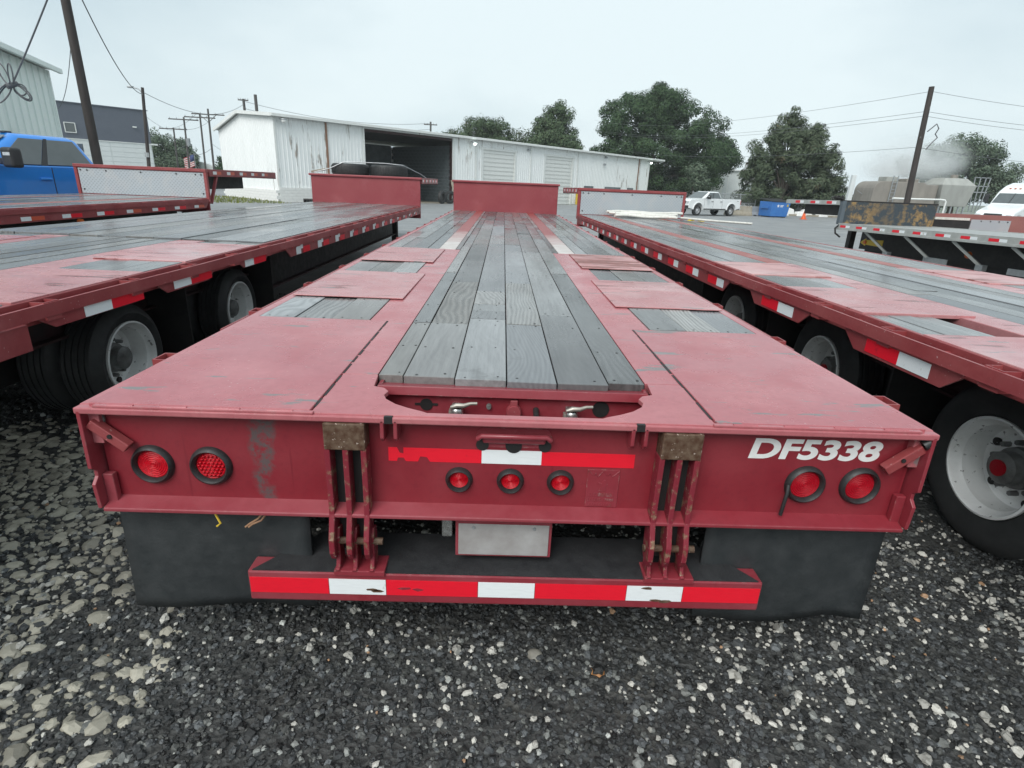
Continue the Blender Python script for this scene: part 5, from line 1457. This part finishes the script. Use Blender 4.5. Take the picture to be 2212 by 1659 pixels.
tree('bushy_tree', 'bushy olive tree with feathery top beside the blue dumpster', (30.3,62,gz(0,62)), 2.0, .28,
     [(-.6,0,9.5,.9,1.0,1.1),(-1.0,0,8.6,1.5,1.5,1.5),(2.2,0,8.2,1.1,1.2,1.0),(-.6,0,7.0,2.1,2.0,1.8),(1.4,0,7.0,2.0,2.0,1.8),(3.4,0,6.6,1.5,1.6,1.2),(-2.6,0,6.0,1.6,1.8,1.9),(-2.8,0,4.2,1.9,2.0,1.8),(4.4,0,4.8,1.7,1.8,1.5),(.8,0,5.0,3.0,2.6,2.2),(-2.6,0,2.2,2.2,2.2,1.8),(2.4,0,2.4,3.4,2.6,1.9),(6.0,0,1.7,1.6,1.9,1.2),(5.0,0,3.2,1.5,1.6,1.3)], 50000, .11, MT['leaf_bush'], 2, long=1.8, clump=.55, nclump=330)
tree('oak_tree', 'rounded crown tree rising behind the middle of the warehouse roof', (-2.6,86,gb), 4.5, .3,
     [(-1.2,0,9.2,2.6,2.2,1.5),(1.2,0,9.0,2.4,2.2,1.5),(-4.2,0,7.8,2.2,2.0,1.1),(3.0,0,7.4,2.0,2.0,1.4),(0,0,7.0,3.0,2.4,1.4)], 20000, .13, MT['leaf_wh'], 3)
tree('oak_tree', 'tall upright crown tree rising behind the roller doors roof', (6.4,81,gb), 5, .3,
     [(.6,0,10.6,1.8,1.8,1.7),(-.4,0,9.0,2.7,2.3,1.8),(1.4,0,7.6,2.6,2.3,2.0),(-2.0,0,7.2,2.0,2.0,1.6),(3.0,0,6.4,1.4,1.6,1.5)], 24000, .13, MT['leaf_wh'], 4)
tree('bare_topped_tree', 'thin half bare reddish tree between the two trees behind the warehouse', (2.6,84,gb), 6, .2,
     [(0,0,8.2,1.3,1.2,1.2),(-.4,0,7.0,1.6,1.4,1.0)], 1300, .12, MT['leaf_bush'], 5, limbs=16, clump=.4)
tree('oak_tree', 'small tree top seen above the roof beside the far small pole', (-8.7,88,gb), 4, .25,
     [(0,0,7.5,1.9,1.6,.9),(1.6,0,7.3,1.2,1.2,.8)], 3500, .17, MT['leaf_wh'], 6)
tree('leafy_tree', 'hazy green tree beside the slate building, behind the lamp pole', (-50.0,86,gb), 2, .25,
     [(.4,0,5.3,1.9,1.8,1.7),(-1.4,0,3.6,1.8,1.8,1.8),(1.4,0,3.2,1.8,1.8,1.8)], 11000, .13, MT['leaf_pale'], 7, clump=.5)
tree('leafy_tree', 'hazy green tree crossed by the short utility pole', (-46.6,86,gb), 2, .25,
     [(0,0,4.6,1.6,1.6,1.5),(.6,0,2.8,1.8,1.8,1.7),(-.9,0,2.6,1.5,1.6,1.6)], 10000, .13, MT['leaf_pale'], 8, clump=.5)
tree('cedar_tree', 'small dark conical cedar next to the warehouse far corner', (-35.6,74,gb), 1, .12,
     [(0,0,1.2,1.0,1.0,1.0),(0,0,2.3,.7,.7,.9),(0,0,3.1,.4,.4,.7)], 4000, .09, MT['leaf_oak'], 9, clump=.28)
tree('oak_tree', 'spreading hazy tree behind the steaming plant and the white truck', (60.0,76,gb), 3, .35,
     [(-3.2,0,7.4,3.0,2.6,1.8),(-.6,0,8.9,2.2,2.0,1.5),(1.8,0,7.6,2.8,2.6,1.9),(5.0,0,6.0,2.6,2.4,1.7),(-5.6,0,6.0,2.2,2.2,1.4),(0,0,5.4,5.0,3.0,1.8),(4.6,0,3.8,3.6,2.6,1.8),(-1.5,0,3.4,4.5,2.6,1.8)], 42000, .14, MT['leaf_pale'], 10, nclump=280, clump=.75)
tree('leafy_tree', 'low hazy tree line clump seen under the oak and past the fence', (27.6,84,gb), 3, .2,
     [(0,0,4.6,1.4,1.4,1.2),(.6,0,3.2,1.4,1.4,1.2)], 2500, .16, MT['leaf_pale'], 11)
gr_ = MB()
rg_ = random.Random(3)
for k in range(2600):
    p = atw(rg_.uniform(-9.5,-.3), rg_.uniform(-2.5, 9.0) if True else 0)
    hgt = rg_.uniform(.06,.20); a = rg_.random()*6.28
    gr_.add([(p.x-.03*math.cos(a), p.y-.03*math.sin(a), gz(p.x,p.y)), (p.x+.03*math.cos(a), p.y+.03*math.sin(a), gz(p.x,p.y)), (p.x+rg_.uniform(-.08,.08), p.y+rg_.uniform(-.08,.08), gz(p.x,p.y)+hgt)], [(0,1,2)])
MT['grass'] = leaf_mat('yellow_green_grass', (0.13,0.16,0.04), (0.24,0.26,0.07))
tag(gr_.build('grass', MT['grass']), 'strip of yellow green grass along the warehouse gable', 'grass', kind='stuff')

# ------------------------------------------------------------------ vehicles
def car_paint(name, c):
    t = NT(name)
    col = t.mix(t.ramp(t.noise(3, 4), .3, .7), c, tuple(x*.92 for x in c))
    m = t.done(col, .22, 0, .5)
    t.b.inputs['Coat Weight'].default_value = .6; t.b.inputs['Coat Roughness'].default_value = .06
    return m
MT['blue_paint'] = car_paint('bright_blue_car_paint', (0.025,0.235,0.72))
MT['white_paint_car'] = car_paint('white_car_paint', (0.80,0.82,0.82))
MT['white_truck'] = car_paint('white_truck_paint', (0.82,0.85,0.85))
MT['headlight'] = plain('clear_headlight', (0.55,0.57,0.58), (0.4,0.42,0.43), 20, .15)
def arc(cx, cz, r, a0, a1, n=10):
    return [(cx + r*math.cos(a0+(a1-a0)*i/n), cz + r*math.sin(a0+(a1-a0)*i/n)) for i in range(n+1)]
def car_wheel(t, x, y, out, Rt=.42, Rr=.24):
    e = sub('wheel', t, (x, y, Rt))
    sg = out
    MB().lathe([(Rr,.0),(Rr+.02,.02*1),(Rt-.05,.025),(Rt-.01,.01),(Rt,-.03),(Rt,-.24),(Rt-.02,-.27),(Rr,-.26)], axis='Y', n=30).xform(Matrix.Scale(sg, 4, (0,1,0))).build('tyre', MT['rubber'], e, smooth=35)
    MB().lathe([(Rr+.004,.006),(Rr-.02,.0),(Rr-.03,-.05),(.11,-.03),(.09,.0),(.001,.005)], axis='Y', n=30).xform(Matrix.Scale(sg, 4, (0,1,0))).build('rim', MT['rim2'], e, smooth=35)
    m = MB()
    for k in range(8):
        a = 2*PI*k/8; r = .165
        m.cyl((r*math.cos(a), sg*-.036, r*math.sin(a)), (r*math.cos(a), sg*-.028, r*math.sin(a)), .032, .032, 10)
    m.build('hand_hole', MT['dark'], e)
MT['rim2'] = plain('bright_steel_wheel', (0.60,0.61,0.62), (0.42,0.43,0.44), 10, .35, metal=.4)
def pickup(label, loc, rz, paint, kind):
    t = thing('pickup_truck', label, 'pickup', loc, rz)
    wb0, wb1, ar = 2.02, -2.02, .53
    body = [(3.12,.62),(3.14,.95),(3.08,1.16),(2.90,1.30),(1.62,1.385),(1.50,1.40),(-.88,1.42),(-.90,1.36),(-.94,1.36),(-.95,1.40),(-3.10,1.42),(-3.16,1.36),(-3.12,.66),(-2.70,.58)]
    body += arc(wb1, .52, ar, PI*1.02, -.02*PI, 12)[0:13]
    body += [(-1.3,.50),(1.3,.50)] + arc(wb0, .52, ar, PI*1.02, -.02*PI, 12) + [(2.7,.55)]
    MB().prism(body[::-1], -.985, .985, 'XZ').build('body', paint, t, bevel=.09, seg=5, smooth=50)
    # cab
    lo = [(1.62,-.93,1.385),(-.86,-.93,1.40),(-.86,.93,1.40),(1.62,.93,1.385)]
    hi = [(.62,-.70,1.97),(-.60,-.70,1.975),(-.60,.70,1.975),(.62,.70,1.97)]
    MB().hexa(lo, hi).build('cab', paint, t, bevel=.15, seg=6, smooth=50)
    V = lambda a, b, f: tuple(Vector(a).lerp(Vector(b), f))
    for sy, i0, i1 in ((-1,0,1), (1,3,2)):
        nrm = Vector((0, sy, .38)).normalized()*.012
        def S(u, v): return Vector(V(V(lo[i0], lo[i1], u), V(hi[i0], hi[i1], u), v)) + nrm
        for nm, us in (('front_window', ((.16,.05),(.485,.05),(.455,.86),(.13,.86))), ('rear_window', ((.535,.05),(.93,.05),(.88,.86),(.505,.86)))):
            q = [S(u, v) for u, v in us]
            m = MB().add([*q, *[p - nrm*1.4 for p in q]], [(0,1,2,3),(7,6,5,4),(0,4,5,1),(1,5,6,2),(2,6,7,3),(3,7,4,0)])
            m.build(nm, MT['glass'], t, bevel=.012, seg=2)
        q = [S(.487,.03), S(.533,.03), S(.503,.88), S(.457,.88)]
        MB().add(q, [(0,1,2,3)]).build('window_pillar', MT['black_plastic'], t).modifiers.new('s','SOLIDIFY').thickness = .01
        # doors: shut lines and handles
        for x in (1.33, .26, -.84):
            MB().box(x-.008, x+.008, sy*.984 - .004, sy*.984 + .004, .62, 1.38).build('door_seam', MT['black_plastic'], t)
        for x in (.42, -.66):
            MB().box(x-.11, x+.11, *sorted((sy*.985, sy*1.02)), 1.15, 1.195).build('door_handle', MT['black_plastic'] if kind == 'white' else paint, t, bevel=.012)
        MB().box(-1.35, 1.35, *sorted((sy*.985, sy*1.01)), .52, .60).build('side_sill', MT['black_plastic'], t, bevel=.01)
        # mirror: arm, shell, indicator
        mr = sub('mirror', t, (1.12, sy*.99, 1.46))
        MB().box(-.02, .06, *sorted((0, sy*.20)), -.05, .06).build('mirror_arm', MT['black_plastic'], mr, bevel=.015)
        MB().box(-.05, .16, *sorted((sy*.18, sy*.44)), -.10, .24).build('mirror_shell', MT['black_plastic'], mr, bevel=.05, seg=3)
        MB().box(.155, .166, *sorted((sy*.26, sy*.42)), .10, .155).build('mirror_lamp', MT['headlight'], mr, bevel=.004)
        for x in (wb0, wb1):
            car_wheel(t, x, sy*.97, sy)
            m = MB(); p = arc(x, .52, ar+.005, PI, 0, 14); q = arc(x, .52, ar+.085, PI, 0, 14)
            vs = [(a, sy*.975, b) for a, b in p] + [(a, sy*.975, b) for a, b in q] + [(a, sy*1.03, b) for a, b in p] + [(a, sy*1.02, b) for a, b in q]
            n_ = 15
            m.add(vs, [(i,i+1,n_+i+1,n_+i) for i in range(14)] + [(2*n_+i,2*n_+i+1,3*n_+i+1,3*n_+i) for i in range(14)] + [(n_+i,n_+i+1,3*n_+i+1,3*n_+i) for i in range(14)] + [(i,i+1,2*n_+i+1,2*n_+i) for i in range(14)])
            m.build('wheel_flare', MT['black_plastic'] if kind == 'blue' else paint, t, smooth=50)
        MB().box(-3.17, -3.08, *sorted((sy*.80, sy*.992)), .98, 1.34).build('tail_lamp', MT['lens'], t, bevel=.02)
        MB().box(3.02, 3.15, *sorted((sy*.66, sy*.97)), .95, 1.16).build('headlamp', MT['headlight'], t, bevel=.03)
    # windscreen and back light
    def W_(u, v, o=.012): 
        a = V(lo[0], lo[3], u); b = V(hi[0], hi[3], u); return Vector(V(a, b, v)) + Vector((.5,0,.86))*o
    MB().add([W_(.05,.06), W_(.95,.06), W_(.94,.90), W_(.06,.90)], [(0,1,2,3)]).build('windscreen', MT['glass'], t).modifiers.new('s','SOLIDIFY').thickness = .008
    MB().box(-.80, -.775, -.62, .62, 1.48, 1.88).build('back_window', MT['glass'], t)
    MB().box(3.10, 3.20, -.96, .96, .60, .82).build('front_bumper', MT['black_plastic'] if kind == 'white' else MT['rim2'], t, bevel=.03)
    MB().box(3.08, 3.16, -.62, .62, .88, 1.18).build('grille', MT['black_plastic'], t, bevel=.03)
    MB().box(-3.28, -3.12, -.95, .95, .55, .72).build('rear_bumper', MT['rim2'], t, bevel=.03)
    MB().box(-3.02, -1.02, -.80, .80, 1.405, 1.424).build('bed_liner', MT['dark'], t)
    if kind == 'blue':
        for y in (-.46,-.23,0,.23,.46): MB().box(.50, .64, y-.06, y+.06, 1.965, 2.005).build('roof_marker', MT['black_plastic'], t, bevel=.015)
        for sy in (-1,1): MB().prism([(1.62,.98),(1.80,.98),(1.77,1.03),(1.72,1.07),(1.67,1.05),(1.65,1.02)], *sorted((sy*.984, sy*.99)), plane='XZ').build('fender_badge', MT['lens'], t)
    else:
        for sy in (-1,1):
            me = text_mesh('4x4', .24, .07, MT['black_plastic'], .2, .02)
            inst('badge', me, t, (-2.75, sy*.9855, 1.26), (PI/2, 0, 0 if sy < 0 else PI))
    return t
pickup('bright blue crew cab pickup with black mirrors and roof marker lights', (-10.96, 12.25, 0), R(255), MT['blue_paint'], 'blue').scale = (1.12, 1.12, 1.12)
pickup('white crew cab pickup parked by the fence under the big oak', (17.75, 49.4, gz(0,49)), R(208), MT['white_paint_car'], 'white')

# white road tractor
st_ = thing('semi_truck', 'white sleeper cab road tractor parked behind the brown trailer', 'truck', (38.6, 41.5, gz(0,41)), R(208))
prof = [(4.0,.45),(4.05,1.10),(3.85,1.45),(2.35,1.92),(2.20,1.98),(1.45,2.78),(1.15,2.98),(.55,3.28),(-.3,3.50),(-1.6,3.55),(-1.75,3.45),(-1.80,.75),(-1.0,.55),(1.6,.50),(2.2,.50)] + arc(3.0,.55,.62,PI*.98,.02*PI,10)
MB().prism(prof[::-1], -1.18, 1.18, 'XZ').build('cab_body', MT['white_truck'], st_, bevel=.16, seg=4)
for sy in (-1,1):
    MB().prism([(1.95,1.95),(1.05,1.95),(1.05,2.62),(1.42,2.62)], *sorted((sy*1.178, sy*1.19)), plane='XZ').build('side_window', MT['glass'], st_)
    MB().prism([(.2,2.1),(-.4,2.1),(-.4,2.6),(.2,2.6)], *sorted((sy*1.178, sy*1.188)), plane='XZ').build('sleeper_window', MT['glass'], st_) if sy > 0 else None
    MB().box(.93, .95, *sorted((sy*1.176, sy*1.186)), .7, 2.8).build('door_seam', MT['black_plastic'], st_)
    mr = sub('mirror', st_, (1.9, sy*1.25, 1.95)); MB().tube([(0,0,0),(.15,sy*.25,.1),(.15,sy*.25,.7),(0,0,.75)], .03, 8).build('mirror_arm', MT['black_plastic'], mr, smooth=50); MB().box(.05, .22, *sorted((sy*.12, sy*.38)), .1, .68).build('mirror_shell', MT['black_plastic'], mr, bevel=.04)
    for x, Rr in ((3.0,.52),(-2.2,.52),(-3.5,.52)): car_wheel(st_, x, sy*1.12, sy, .52, .30)
    MB().box(3.78, 4.02, *sorted((sy*.75, sy*1.10)), .95, 1.25).build('headlamp', MT['headlight'], st_, bevel=.05)
def WS(y, f): return (2.20 + (1.45-2.20)*f + .012, y, 1.98 + (2.78-1.98)*f + .012)
MB().add([WS(-1.05,.06), WS(1.05,.06), WS(.98,.92), WS(-.98,.92)], [(0,1,2,3)]).build('windscreen', MT['glass'], st_).modifiers.new('s','SOLIDIFY').thickness = .01
MB().bar(WS(.0,.05), WS(.0,.93), .04, .03).build('screen_divider', MT['black_plastic'], st_)
for y in (-.6,-.3,0,.3,.6): MB().box(.95, 1.10, y-.05, y+.05, 3.06, 3.11).build('roof_marker', MT['amber'], st_)
MB().box(3.95, 4.10, -1.1, 1.1, .40, .72).build('front_bumper', MT['white_truck'], st_, bevel=.05)
MB().box(4.0, 4.08, -.55, .55, .80, 1.30).build('grille', MT['black_plastic'], st_, bevel=.05)
MB().box(-4.2, -1.8, -.42, .42, .75, .95).build('chassis', MT['dark'], st_)

# ------------------------------------------------------------------ far yard furniture
dm = thing('dumpster', 'blue steel dumpster with white emblem beside the bushy tree', 'dumpster', (25.0, 52.0, gz(0,52)), R(14))
MB().prism([(-.95,.08),(.80,.08),(1.0,1.35),(-1.0,1.35)], -.85, .85, 'XZ').xform(Matrix.Rotation(0,4,'Z')).build('bin', MT['blue'], dm, bevel=.03)
MB().hexa([(-1.02,-.9,1.35),(1.02,-.9,1.35),(1.02,.9,1.55),(-1.02,.9,1.55)], [(-1.02,-.9,1.40),(1.02,-.9,1.40),(1.02,.9,1.62),(-1.02,.9,1.62)]).build('lid', MT['black_plastic'], dm)
for x in (-.6,.6): MB().box(x-.1, x+.1, -.8, .8, 0, .09).build('skid', MT['dark'], dm)
for sg in (-1,1): MB().box(*sorted((sg*.98, sg*1.10)), -.5, .5, .75, .95).build('lift_pocket', MT['blue'], dm)
sp_ = []
for k in range(10):
    a = PI/2 + k*PI/5; rr = .15 if k % 2 == 0 else .065
    sp_.append((-.30 + rr*math.cos(a), 1.0 + rr*math.sin(a)))
MB().prism(sp_, -.862, -.851).build('star_emblem', MT['white_paint'], dm)
for z, w in ((1.04,.34),(.94,.28)): MB().box(-.08, -.08+w, -.862, -.851, z-.03, z+.03).build('emblem_line', MT['white_paint'], dm)
MB().box(.62, .78, -.866, -.851, .95, 1.15).build('notice', MT['yellow'], dm)
cn = thing('traffic_cone', 'orange traffic cone standing under the aluminium upper deck', 'cone', (26.5, 49.3, gz(0,49)))
MT['orange'] = plain('orange_cone_plastic', (0.75,0.12,0.02), (0.62,0.09,0.02), 8, .5)
MB().lathe([(.20,.04),(.05,.72),(.03,.75),(.001,.75)], (0,0,0), 'Z', 20).build('cone_body', MT['orange'], cn, smooth=50)
MB().box(-.24, .24, -.24, .24, 0, .045).build('cone_base', MT['orange'], cn, bevel=.02)
def barrier(label, x, y, w, rz, mat):
    t = thing('concrete_barrier', label, 'barrier', (x, y, gz(x,y)), rz)
    MB().prism([(-.30,0),(.30,0),(.28,.12),(.13,.38),(.09,.85),(-.09,.85),(-.13,.38),(-.28,.12)], -w/2, w/2, 'YZ').build('barrier_body', mat, t, bevel=.02)
    MB().box(-w/2+.3, -w/2+.6, -.31, -.05, -.0, .10).build('fork_slot', MT['dark'], t)
barrier('mossy brown concrete barrier behind the white pickup tail', 21.8, 52.2, 2.6, R(8), MT['concrete'])
barrier('grey concrete barrier end beside the blue dumpster', 23.6, 52.9, 1.0, R(8), MT['galv'])
r8 = random.Random(8)
for k in range(9):
    x = 28.0 + k*1.15
    t_ = thing('rubble_block', 'pale broken concrete lump in the rubble row along the verge', 'rubble', (x, 58+r8.uniform(-.6,.6), gz(0,58)), r8.uniform(-.4,.4), group='broken concrete along the verge')
    a = [r8.uniform(.75,1.1) for _ in range(8)]; w_, h_ = r8.uniform(.5,.8), r8.uniform(.45,.8)
    MB().hexa([(-w_*a[0],-.4,0),(w_*a[1],-.4,0),(w_*a[2],.4,0),(-w_*a[3],.4,0)], [(-w_*.8*a[4],-.3,h_*a[5]),(w_*.8*a[6],-.3,h_*a[7]),(w_*.8,.3,h_*a[1]),(-w_*.8,.3,h_*a[0])]).build('block_face', MT['block'], t_, bevel=.05)
fn = thing('chain_link_fence', 'chain link fence with top rail behind the white pickup', 'fence', (20.0, 60.5, gz(0,60)), R(3))
for k in range(5): MB().cyl((k*1.75,0,0), (k*1.75,0,2.0), .04, .04, 8).build('fence_post', MT['galv'], fn)
for z in (1.85, .95): MB().cyl((0,0,z), (7.0,0,z), .03, .03, 8).build('fence_rail', MT['galv'], fn)
m = MB()
for k in range(120):
    for dx in (-1,1):
        x0 = k*.0583; x1 = x0 + dx*1.0
        u0, u1 = max(0, min(7, x0)), max(0, min(7, x1))
        if abs(u1-u0) < .05: continue
        z0_, z1_ = .1 + (u0-x0)/(x1-x0)*1.75, .1 + (u1-x0)/(x1-x0)*1.75
        m.bar((u0,0,z0_), (u1,0,z1_), .006, .006)
o = m.build('wire_mesh', MT['galv'], fn); tag(o, kind='stuff')
curb = MB().box(27.2, 44, 57.2, 57.5, gz(0,58), gz(0,58)+.18).build('kerb', MT['concrete'], bevel=.02); tag(curb, kind='structure')

# ------------------------------------------------------------------ batching plant with steam
MT['tank'] = plain('dusty_concrete_grey_tank', (0.27,0.25,0.22), (0.20,0.185,0.165), 2, .8, stretch=(1,1,.3))
MT['hopper'] = plain('pale_dusty_steel_hopper', (0.36,0.37,0.345), (0.28,0.285,0.265), 2, .7, stretch=(1,1,.3))
pb = gz(0,50)
tk = thing('storage_tank', 'brown grey dusty tank with rounded top and ladder', 'tank', (34.4, 50.6, pb))
pz = .95
tank = [(-2.35,1.2),(2.35,1.2),(2.35,2.95)] + arc(1.85,2.95,.5,0,PI/2,5) + arc(-1.55,2.65,.8,PI/2,PI,6)
MB().prism(tank, -1.4, 1.4, 'XZ').build('tank_body', MT['tank'], tk, bevel=.04)
MB().box(-.9, .1, -.6, .6, 3.44, 3.85).build('tank_hatch', MT['hopper'], tk, bevel=.05); MB().box(.9, 2.0, -.6, .6, 3.44, 3.75).build('tank_hatch', MT['tank'], tk, bevel=.05)
for x in (-2.1,-.7,.7,2.1):
    for y in (-1.2,1.2): MB().box(x-.08, x+.08, y-.08, y+.08, 0, 1.2).build('leg', MT['galv'], tk)
for x in (-.95,-.55): MB().box(x-.03, x+.03, -1.6, -1.54, 1.0, 3.9).build('ladder_stile', MT['galv'], tk)
for k in range(10): MB().box(-.95, -.55, -1.59, -1.55, 1.1+k*.28, 1.14+k*.28).build('ladder_rung', MT['galv'], tk)
hp_ = thing('aggregate_hopper', 'pale angular steel hopper on legs with side walkway', 'hopper', (39.5, 50.6, pb))
MB().hexa([(-1.2,-1.2,1.6),(1.25,-1.2,1.6),(1.25,1.2,1.6),(-1.2,1.2,1.6)], [(-1.5,-1.4,3.35),(1.55,-1.4,3.35),(1.55,1.4,3.35),(-1.5,1.4,3.35)]).build('hopper_bin', MT['hopper'], hp_, bevel=.03)
MB().hexa([(-1.5,-1.4,3.352),(1.55,-1.4,3.352),(1.55,1.4,3.352),(-1.5,1.4,3.352)], [(-.95,-.8,3.95),(1.0,-.8,3.95),(1.0,.8,3.95),(-.95,.8,3.95)]).build('hopper_hood', MT['hopper'], hp_, bevel=.03)
MB().cyl((.4,0,3.9), (.4,0,4.25), .28, .28, 16).build('vent', MT['tank'], hp_, smooth=40)
for k in range(5):
    x = -1.1 + k*.56
    for y in (-1.1, 1.1): MB().bar((x,y,0), (x+.12*(k%2),y,1.62), .10, .10).build('leg', MT['galv'], hp_)
MB().box(-2.6, -1.5, -1.0, 1.0, 1.5, 3.3).build('side_chute', MT['tank'], hp_, bevel=.05)
wk = sub('walkway', hp_, (2.35, 0, 0))
MB().box(-.75, .75, -.8, .8, 2.85, 2.92).build('platform', MT['galv'], wk)
for x in (-.7,-.2,.3,.7):
    MB().bar((x*.6,-.8,1.2), (x,-.8,4.1), .06, .06).build('stanchion', MT['galv'], wk)
for z in (3.35, 4.05): MB().box(-.75, .75, -.83, -.79, z, z+.06).build('guard_rail', MT['galv'], wk)
pi = MB().tube([(33.3,48.3,1.82),(35.5,48.3,1.84),(37.5,48.3,1.87),(37.9,48.3,1.84),(38.0,48.3,1.72),(38.02,48.3,1.4),(38.02,48.3,pb)], .075, 10).build('white_pipe', MT['white_trim'], smooth=50)
tag(pi, 'thick white pipe bending down before the dusty tank', 'pipe')
sk = thing('vent_stack', 'pale tapering stack with ladder cage left of the tank', 'stack', (31.1, 51, pb))
MB().hexa([(-.22,-.2,0),(.22,-.2,0),(.22,.2,0),(-.22,.2,0)], [(-.15,-.15,3.9),(.22,-.15,3.9),(.22,.15,3.9),(-.15,.15,3.9)]).build('stack_body', MT['far_white'], sk, bevel=.03)
MB().bar((.5,-.3,2.6), (1.7,-.3,1.9), .05, .05).build('stay', MT['galv'], sk)
def steam_mat():
    t = NT('steam'); t.t.nodes.remove(t.b)
    v = t.n('ShaderNodeVolumePrincipled'); v.inputs['Color'].default_value = (.97,.98,.98,1); v.inputs['Anisotropy'].default_value = .2
    g = t.n('ShaderNodeTexCoord')
    x, y, z = t.sep(g.outputs['Object'])[:3]
    rr = t.n('ShaderNodeVectorMath', operation='LENGTH'); t.l(g.outputs['Object'], rr.inputs[0])
    edge = t.math('POWER', t.ramp(rr.outputs['Value'], .05, 1.0, 1, 0), 1.6)
    nz = t.ramp(t.noise(1.7, 6, .62, None, (1,2,3), dist=.4), .34, .72)
    d = t.math('MULTIPLY', t.math('MULTIPLY', edge, nz), 2.6)
    t.l(d, v.inputs['Density']); t.l(v.outputs[0], t.out.inputs['Volume'])
    return t.m
MT['steam'] = steam_mat()
def steam(label, c, s):
    bm = bmesh.new(); bmesh.ops.create_icosphere(bm, subdivisions=3, radius=1)
    me = bpy.data.meshes.new('steam'); bm.to_mesh(me); bm.free(); me.materials.append(MT['steam'])
    o = inst('steam', me, None, c, (0,0,0), s); tag(o, label, 'steam', kind='stuff')
steam('white steam drifting off the dusty tank', (37.2, 51.8, 5.2), (5.4, 2.2, 2.7))
steam('thin steam curling above the tank hatch', (34.4, 51.4, 4.3), (3.2, 1.6, 1.5))

# ------------------------------------------------------------------ drizzle haze over the yard
hz_ = MB().box(-120, 130, -12, 115, -1.6, 26).build('haze')
hm_ = bpy.data.materials.new('thin_grey_haze'); hm_.use_nodes = True
hm_.node_tree.nodes.clear()
ho_ = hm_.node_tree.nodes.new('ShaderNodeOutputMaterial'); hv_ = hm_.node_tree.nodes.new('ShaderNodeVolumePrincipled')
hv_.inputs['Color'].default_value = (.93,.97,.98,1); hv_.inputs['Density'].default_value = .0004; hv_.inputs['Anisotropy'].default_value = .1
hm_.node_tree.links.new(hv_.outputs[0], ho_.inputs['Volume'])
hz_.data.materials.append(hm_)
tag(hz_, kind='stuff')
